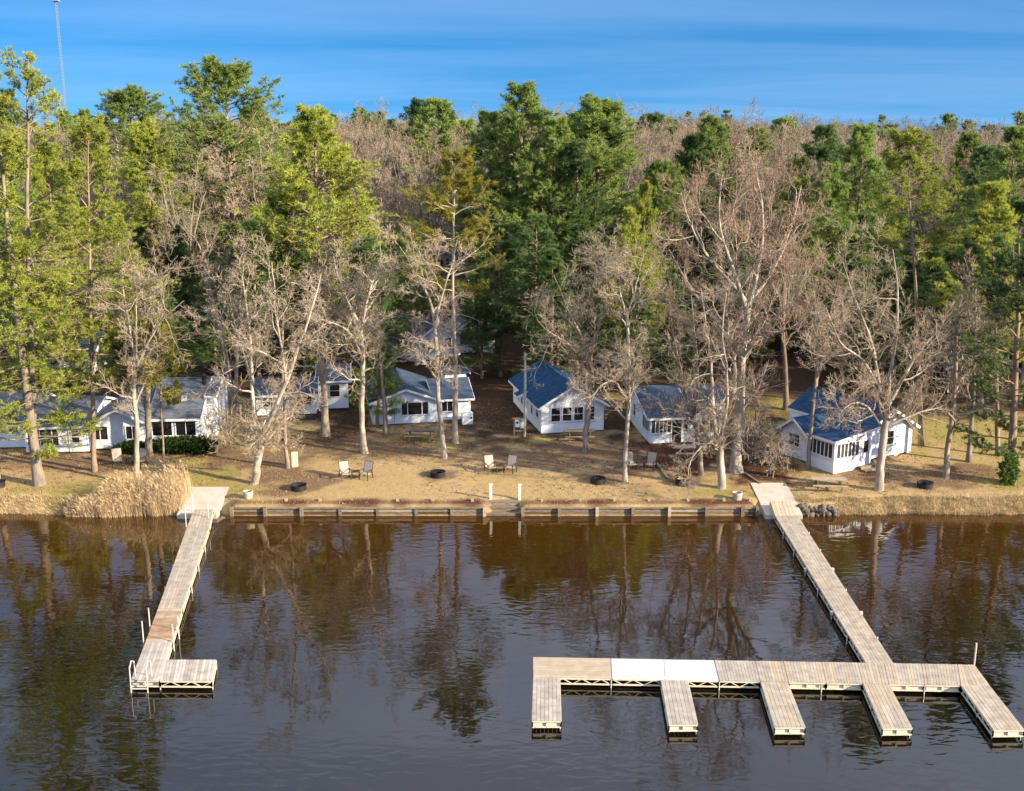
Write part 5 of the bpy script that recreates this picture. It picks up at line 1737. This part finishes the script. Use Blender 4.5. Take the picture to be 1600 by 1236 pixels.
def make_chair(label, u, v, face, group):
    p = on_ground(u, v)
    t = thing('patio_chair', label, 'chair', p, face, group)
    w = 0.31
    MB().hexa([(-w, -0.36, 0.40), (w, -0.36, 0.40), (w, 0.20, 0.34), (-w, 0.20, 0.34)], [(-w, -0.36, 0.43), (w, -0.36, 0.43), (w, 0.20, 0.37), (-w, 0.20, 0.37)]).build('seat', M_SLING, t)
    MB().hexa([(-w, 0.20, 0.36), (w, 0.20, 0.36), (w, 0.23, 0.35), (-w, 0.23, 0.35)], [(-w, 0.46, 1.12), (w, 0.46, 1.12), (w, 0.49, 1.11), (-w, 0.49, 1.11)]).build('backrest', M_SLING, t)
    for s in (-1, 1):
        MB().bar((s * (w + 0.03), -0.34, 0), (s * (w + 0.03), -0.34, 0.60), 0.05).build('leg', M_CHAIRFRAME, t)
        MB().bar((s * (w + 0.03), 0.36, 0), (s * (w + 0.03), 0.24, 0.62), 0.05).build('leg', M_CHAIRFRAME, t)
        MB().bar((s * (w + 0.03), -0.42, 0.63), (s * (w + 0.03), 0.34, 0.63), 0.07, 0.035).build('arm', M_CHAIRFRAME, t)
        MB().bar((s * (w + 0.015), 0.22, 0.36), (s * (w + 0.015), 0.49, 1.14), 0.035).build('back_post', M_CHAIRFRAME, t)
    MB().bar((-w, 0.49, 1.13), (w, 0.49, 1.13), 0.035).build('top_rail', M_CHAIRFRAME, t)
    return t

def make_side_table(label, u, v, group):
    p = on_ground(u, v)
    t = thing('side_table', label, 'table', p, 0.1, group)
    for k in range(4):
        MB().box(-0.30, 0.30, -0.29 + k * 0.148, -0.29 + k * 0.148 + 0.136, 0.44, 0.47).build('slat', M_CHAIRFRAME, t)
    for sx in (-1, 1):
        for sy in (-1, 1):
            MB().bar((sx * 0.26, sy * 0.26, 0), (sx * 0.26, sy * 0.26, 0.439), 0.05).build('leg', M_CHAIRFRAME, t)
    MB().box(-0.28, 0.28, -0.02, 0.02, 0.36, 0.43).build('apron', M_CHAIRFRAME, t)

GC, GT = 'pale sling chairs on the lawn', 'small dark side tables between the chairs'
for (u1, u2, v, where) in ((540, 572, 748, 'in front of the wide gable cabin'), (767, 797, 738, 'above the shore steps'),
                           (986, 1016, 733, 'beside the red mulch'), (184, 219, 727, 'behind the reeds')):
    make_chair('left pale sling chair of the pair ' + where, u1, v, R(22), GC)
    make_chair('right pale sling chair of the pair ' + where, u2, v, R(-24), GC)
    make_side_table('small dark table between the two chairs ' + where, (u1 + u2) / 2, v - 2, GT)

def fire_ring(label, u, v, logs=False):
    p = on_ground(u, v)
    t = thing('fire_ring', label, 'fire ring', p, random.random() * 3, 'black steel fire rings on the lawn')
    MB().lathe([(0.50, -0.05), (0.52, 0.34), (0.55, 0.36), (0.55, 0.33), (0.49, 0.33), (0.47, -0.05)], 22, closed=True).build('ring', M_STEEL, t)
    MB().lathe([(0.0, 0.09), (0.25, 0.08), (0.47, 0.04)], 16).build('ash', M_ASH, t)
    gr = MB()
    for k in range(5):
        x = -0.3 + k * 0.15
        h = math.sqrt(0.46 ** 2 - x * x)
        gr.bar((x, -h, 0.345), (x, 0.0, 0.345), 0.02)
    gr.bar((-0.46, 0.0, 0.345), (0.46, 0.0, 0.345), 0.025)
    gr.build('grate', M_STEEL, t)
    if logs:
        for k in range(9):
            a = random.random() * 6.28
            d = Vector((math.cos(a), math.sin(a), random.uniform(0.2, 0.7))) * random.uniform(0.3, 0.5)
            c = Vector((random.uniform(-.15, .15), random.uniform(-.15, .15), 0.30))
            MB().tube([c - d * 0.6, c + d], [0.04, 0.035], 7).build('log', M_TIMBER_PALE, t)
fire_ring('empty black fire ring nearest the left ramp', 467, 765)
fire_ring('black fire ring on the lawn left of the shore steps', 684, 744)
fire_ring('black fire ring left of the straight pale tree', 934, 754)
fire_ring('black fire ring heaped with branches', 1067, 757, True)
fire_ring('black fire ring on the right lawn', 1445, 761)
fire_ring('black fire ring cut by the left edge of the view', -4, 760)

def planter(label, u, v):
    p = on_ground(u, v)
    t = thing('concrete_planter', label, 'planter', p, 0, 'round concrete planters')
    MB().lathe([(0.0, 0.0), (0.27, 0.0), (0.33, 0.44), (0.33, 0.48), (0.28, 0.48), (0.26, 0.36)], 20).build('pot', M_CONC2, t, smooth=False)
    MB().lathe([(0.0, 0.39), (0.262, 0.375)], 16).build('soil', M_SOIL, t)
planter('round concrete planter beside the left ramp', 388, 778)
planter('round concrete planter beside the right ramp', 1152, 780)

def picnic(label, u, v, rz, m, L=2.3):
    p = on_ground(u, v)
    t = thing('picnic_table', label, 'picnic table', p, rz, 'wooden picnic tables')
    h = L / 2
    for k in range(5):
        y = -0.36 + k * 0.145
        MB().box(-h, h, y, y + 0.135, 0.71, 0.75).build('top_board', m, t)
    for s in (-1, 1):
        for k in range(2):
            y = s * 0.72 - 0.145 + k * 0.148
            MB().box(-h, h, y, y + 0.138, 0.41, 0.45).build('seat_board', m, t)
    for x in (-h * 0.68, h * 0.68):
        for s in (-1, 1):
            MB().bar((x, s * 0.66, 0), (x, s * 0.24, 0.705), 0.05, 0.11).build('leg', M_TIMBER, t)
        MB().bar((x + 0.055, -0.85, 0.37), (x + 0.055, 0.85, 0.37), 0.045, 0.07).build('crossbar', M_TIMBER, t)
picnic('weathered picnic table in front of the wide gable cabin', 656, 686, R(2), M_TIMBER)
picnic('weathered picnic table in front of the deep blue roofed cabin', 905, 687, R(3), M_TIMBER)
picnic('pale picnic table in front of the screened porch', 1078, 713, R(2), M_TIMBER_PALE)
picnic('pale picnic table in front of the corner cabin', 1294, 764, R(-5), M_TIMBER_PALE)

p = on_ground(461, 729)
t = thing('utility_pedestal', 'pale upright utility pedestal beside the thin drooping tree', 'pedestal', p, 0.1)
MB().box(-0.21, 0.21, -0.14, 0.14, -0.1, 0.95).build('cabinet', mat('pale_green_metal', (0.48, 0.48, 0.38), 0.6, var=0.1), t)
MB().hexa([(-0.23, -0.16, 0.955), (0.23, -0.16, 0.955), (0.23, 0.16, 0.955), (-0.23, 0.16, 0.955)],
          [(-0.21, -0.13, 1.02), (0.21, -0.13, 1.02), (0.21, 0.13, 1.07), (-0.21, 0.13, 1.07)]).build('lid', MATS['pale_green_metal'], t)

p = on_ground(820, 682)
t = thing('utility_pole', 'slim wooden utility pole in front of the deep blue roofed cabin', 'utility pole', p)
MB().tube([(0, 0, -0.3), (0, 0, 3), (0, 0, 6.5)], [0.11, 0.10, 0.085], 10).build('shaft', mat('grey_pole', (0.42, 0.38, 0.33), 0.9, var=0.2, scale=3), t)
MB().tube([(0.06, -0.1, 1.2), (0.06, -0.1, 6.0), (0.2, -0.1, 6.25), (0.32, -0.1, 6.1)], 0.03, 6).build('conduit', M_VENT, t)
MB().bar((-0.12, 0, 6.1), (0.45, 0, 6.1), 0.05).build('bracket', M_VENT, t)
p = on_ground(812, 683)
t = thing('meter_stand', 'wooden meter stand with two electric boxes at the utility pole', 'meter stand', p, 0.05)
for x in (-0.42, 0.38):
    MB().box(x - 0.05, x + 0.05, -0.05, 0.05, -0.2, 1.45).build('post', M_TIMBER_PALE, t)
MB().box(-0.5, 0.46, -0.02, 0.045, 0.45, 0.55).build('rail', M_TIMBER_PALE, t)
MB().box(-0.5, 0.46, 0.052, 0.09, 0.75, 1.48).build('back_board', M_TIMBER, t)
MB().box(-0.36, -0.02, -0.20, 0.04, 0.85, 1.45).build('meter_box', M_TRIM, t)
MB().box(0.04, 0.34, -0.18, 0.04, 0.75, 1.45).build('breaker_box', M_VENT, t)
MB().lathe([(0, 0), (0.08, 0), (0.08, 0.06), (0, 0.08)], 12).build('meter', M_DARK, t, loc=(-0.19, -0.202, 1.2)).rotation_euler = (math.pi / 2, 0, 0)
MB().box(-0.55, 0.05, -0.25, 0.12, 1.49, 1.53).build('rain_board', mat('rust_board', (0.36, 0.17, 0.07), 0.9, var=0.2), t)

def timber(label, a, b):
    p, q = on_ground(*a), on_ground(*b)
    c = (p + q) / 2
    d = (q - p) / 2
    o = MB().bar((-d.x, -d.y, 0.05 - d.z), (d.x, d.y, 0.05 + d.z), 0.14, 0.14).build('edging_timber', M_TIMBER, None, loc=c)
    tag(o, label, 'timber', 'landscape timbers')
timber('landscape timber right of the chairs by the red mulch', (1026, 725), (1044, 750))
timber('landscape timber at the upper left corner of the right ramp', (1163, 740), (1188, 757))

# rocks: every one its own object
M_ROCK = mat('grey_rock', (0.13, 0.112, 0.098), 0.95, var=0.35, scale=3, bump=0.6, per_object=0.3)
ROCKS = []
for i in range(4):
    rg = np.random.default_rng(70 + i)
    import bmesh
    bm_ = bmesh.new()
    bmesh.ops.create_icosphere(bm_, subdivisions=2, radius=1.0)
    for v_ in bm_.verts:
        v_.co *= 1 + 0.25 * (float(vnoise(v_.co.x * 1.6 + i * 7, v_.co.y * 1.6 + v_.co.z * 1.3)) - 0.5)
        v_.co.z *= 0.7
    me = bpy.data.meshes.new('rock'); bm_.to_mesh(me); bm_.free(); me.materials.append(M_ROCK)
    ROCKS.append(me)
rp = on_ground(1276, 795)
rw = thing('rock_revetment', 'dark stone revetment held by short posts beside the right ramp', 'revetment', (rp.x, 66.9, 0))
k_ = 0
for row in range(3):
    for i in range(8):
        o = link('rock', ROCKS[k_ % 4], None, rw, loc=(-1.05 + i * 0.28 + 0.1 * (row % 2) + random.uniform(-.10, .10), row * 0.2 + random.uniform(-.09, .09), 0.06 + row * 0.19 + random.uniform(-.05, .05)))
        s = random.uniform(0.12, 0.26); o.scale = (s * 1.15, s, s * 1.1)
        o.rotation_euler = (random.random(), random.random(), random.random() * 6)
        k_ += 1
for x in (-0.75, 0.25, 1.15):
    MB().box(x - 0.04, x + 0.04, -0.30, -0.22, -0.4, 0.55).build('post', M_TIMBER, rw)
for i, (u, v, lab) in enumerate(((213, 803, 'pale boulder half buried at the foot of the reeds'), (148, 804, 'small stone at the water left of the reeds'),
                                 (282, 802, 'small stone between the reeds and the left dock'), (228, 796, 'dark stone inside the edge of the reeds'))):
    q = on_ground(u, v)
    o = link('shore_rock', ROCKS[i], None, None, loc=(q.x, q.y, q.z + 0.05))
    o.scale = [(0.34, 0.28, 0.3), (0.2, 0.2, 0.2), (0.22, 0.2, 0.22), (0.3, 0.24, 0.34)][i]
    tag(o, lab, 'rock', 'stones at the water edge')

# ------------------------------------------------------------------ reeds, dry grass, leaf litter
def blades(rg, pos, h, w, lean=0.25, segs=3, curve=0.5, bias=(0, 0)):
    N = len(pos)
    az = rg.random(N) * 6.28
    d = np.stack([np.cos(az), np.sin(az), np.zeros(N)], -1) * lean * (0.3 + rg.random((N, 1)))
    d[:, 0] += bias[0]; d[:, 1] += bias[1]
    side = np.stack([-np.sin(az), np.cos(az), np.zeros(N)], -1)
    rows = []
    for k in range(segs + 1):
        t = k / segs
        c = pos + np.array([0, 0, 1.0]) * (h * t)[:, None] * (1 - 0.12 * t * t) + d * (h * (t * (1 - curve) + curve * t * t))[:, None]
        ww = w * (1 - 0.85 * t)
        rows.append(np.stack([c - side * ww[:, None] / 2, c + side * ww[:, None] / 2], 1))
    V = np.stack(rows, 1).reshape(-1, 3)
    S2 = (segs + 1) * 2
    i = np.arange(N)[:, None] * S2
    Q = np.concatenate([i + np.array([[2 * k, 2 * k + 1, 2 * k + 3, 2 * k + 2]]) for k in range(segs)])
    return V, Q, rows[-1].mean(1), d

M_REED = mat('dry_reed', (0.60, 0.45, 0.27), 0.9, var=0.22, scale=1.5, translucent=0.25, spec=0.1)
M_STRAW = mat('dry_straw', (0.52, 0.40, 0.235), 0.9, var=0.3, scale=1.2, translucent=0.2, spec=0.1)
M_GRASS = mat('lawn_blades', (0.40, 0.30, 0.115), 0.9, var=0.35, scale=0.35, translucent=0.2, spec=0.1, coords='Object')
rg = np.random.default_rng(81)
ql, qr = on_ground(108, 803), on_ground(290, 800)
N = 6500
x = ql.x + (qr.x - ql.x) * rg.random(N)
e = (x - ql.x) / (qr.x - ql.x)
depth = 0.5 + 2.3 * np.clip(e * 1.7, 0.15, 1)
y = shore_y(x) - 0.15 + depth * rg.random(N)
h = (0.5 + 1.25 * np.clip(e * 1.8, 0, 1)) * (0.45 + 0.75 * rg.random(N)) * (0.65 + 0.7 * vnoise(x * 1.3, y * 1.3, 33))
V, Q, tips, d = blades(rg, np.stack([x, y, ground_z(x, y) - 0.05], -1), h, np.full(N, 0.022), lean=0.26, bias=(-0.10, -0.04))
reed = Acc(); reed.add(V, Q)
pick = rg.random(N) < 0.28
tp = tips[pick]
V, T3 = tufts(rg, tp, unit(d[pick] * 2 + np.array([-0.3, 0, 0.8])), 4, 0.22, 0.035, 0.14)
reed.add(V, T=T3)
o = link('reeds', reed.mesh('reeds', False), M_REED)
tag(o, 'tall tan dry reeds at the water left of the left dock', 'reeds', kind='stuff')

bank = Acc()
def bank_grass(x0, x1, n, y_lo, y_hi, hmin, hmax, bias):
    x = x0 + (x1 - x0) * rg.random(n)
    cl = vnoise(x * 1.4, 0.5, 12)
    y = shore_y(x) + y_lo + (y_hi - y_lo) * rg.random(n) + 0.25 * cl
    ok = ~((x > 16.0) & (x < 21.2) & (y < 67.9)) & ~((x > 16.1) & (x < 18.9)) & ~((x > -21.9) & (x < -18.8))
    x, y, cl = x[ok], y[ok], cl[ok]
    h = (hmin + (hmax - hmin) * rg.random(len(x))) * (0.5 + cl)
    V, Q, _, _ = blades(rg, np.stack([x, y, ground_z(x, y) - 0.03], -1), h, np.full(len(x), 0.03), lean=0.7, segs=2, curve=0.8, bias=bias)
    bank.add(V, Q)
bank_grass(18.9, 44, 9000, 0.0, 1.5, 0.25, 0.55, (0, -0.5))
bank_grass(-44, -27.3, 5500, 0.0, 1.5, 0.22, 0.45, (0, -0.5))
o = link('bank_grass', bank.mesh('bank_grass', False), M_STRAW)
tag(o, 'bleached dry grass hanging over both natural banks', 'grass', kind='stuff')

lit = Acc()
n = 9000
x = rg.random(n) * 84 - 42
y = 68.0 + 24 * rg.random(n)
ok = vnoise(x * 0.25, y * 0.25, 41) + 0.35 * rg.random(n) > 0.62
ok &= ~((x > 16.1) & (x < 19.0) & (y < 71)) & ~((x > -22.0) & (x < -18.8) & (y < 70.3))
x, y = x[ok], y[ok]
V, T3 = tufts(rg, np.stack([x, y, ground_z(x, y) + 0.03], -1), unit(np.stack([rg.normal(size=len(x)), rg.normal(size=len(x)), 0.3 * rg.random(len(x))], -1)), 2, 0.12, 0.09, 0.8)
lit.add(V, T=T3)
o = link('leaf_litter', lit.mesh('leaf_litter', False), mat('fallen_leaves', (0.30, 0.15, 0.07), 0.9, col2=(0.12, 0.065, 0.035), scale=1.3))
tag(o, 'brown fallen leaves scattered over the lawn', 'leaves', kind='stuff')

lawn = Acc()
n = 36000
x = rg.random(n) * 84 - 42
y = 67.2 + 22 * rg.random(n) ** 1.3
sel = vnoise(x * 0.6, y * 0.6, 21) + 0.5 * vnoise(x * 2.1, y * 2.1, 22) > 0.55
ok = sel & ~((x > 16.1) & (x < 19.0) & (y < 71)) & ~((x > -22.0) & (x < -18.8) & (y < 70.3))
hxy = [(o.matrix_basis @ Vector((2.6, 4.0, 0))) for o in bpy.data.objects if o.type == 'EMPTY' and o.name.startswith(('lake_cabin', 'lake_house'))]
x, y = x[ok], y[ok]
V, Q, _, _ = blades(rg, np.stack([x, y, ground_z(x, y) - 0.01], -1), 0.05 + 0.08 * rg.random(len(x)), np.full(len(x), 0.035), lean=0.9, segs=1)
lawn.add(V, Q)
o = link('lawn_grass', lawn.mesh('lawn_grass', False), M_GRASS)
tag(o, 'short dormant grass tufts on the lawn', 'grass', kind='stuff')
print('triangles', sum(len(me.loops) - 2 * len(me.polygons) for me in bpy.data.meshes if me.users))
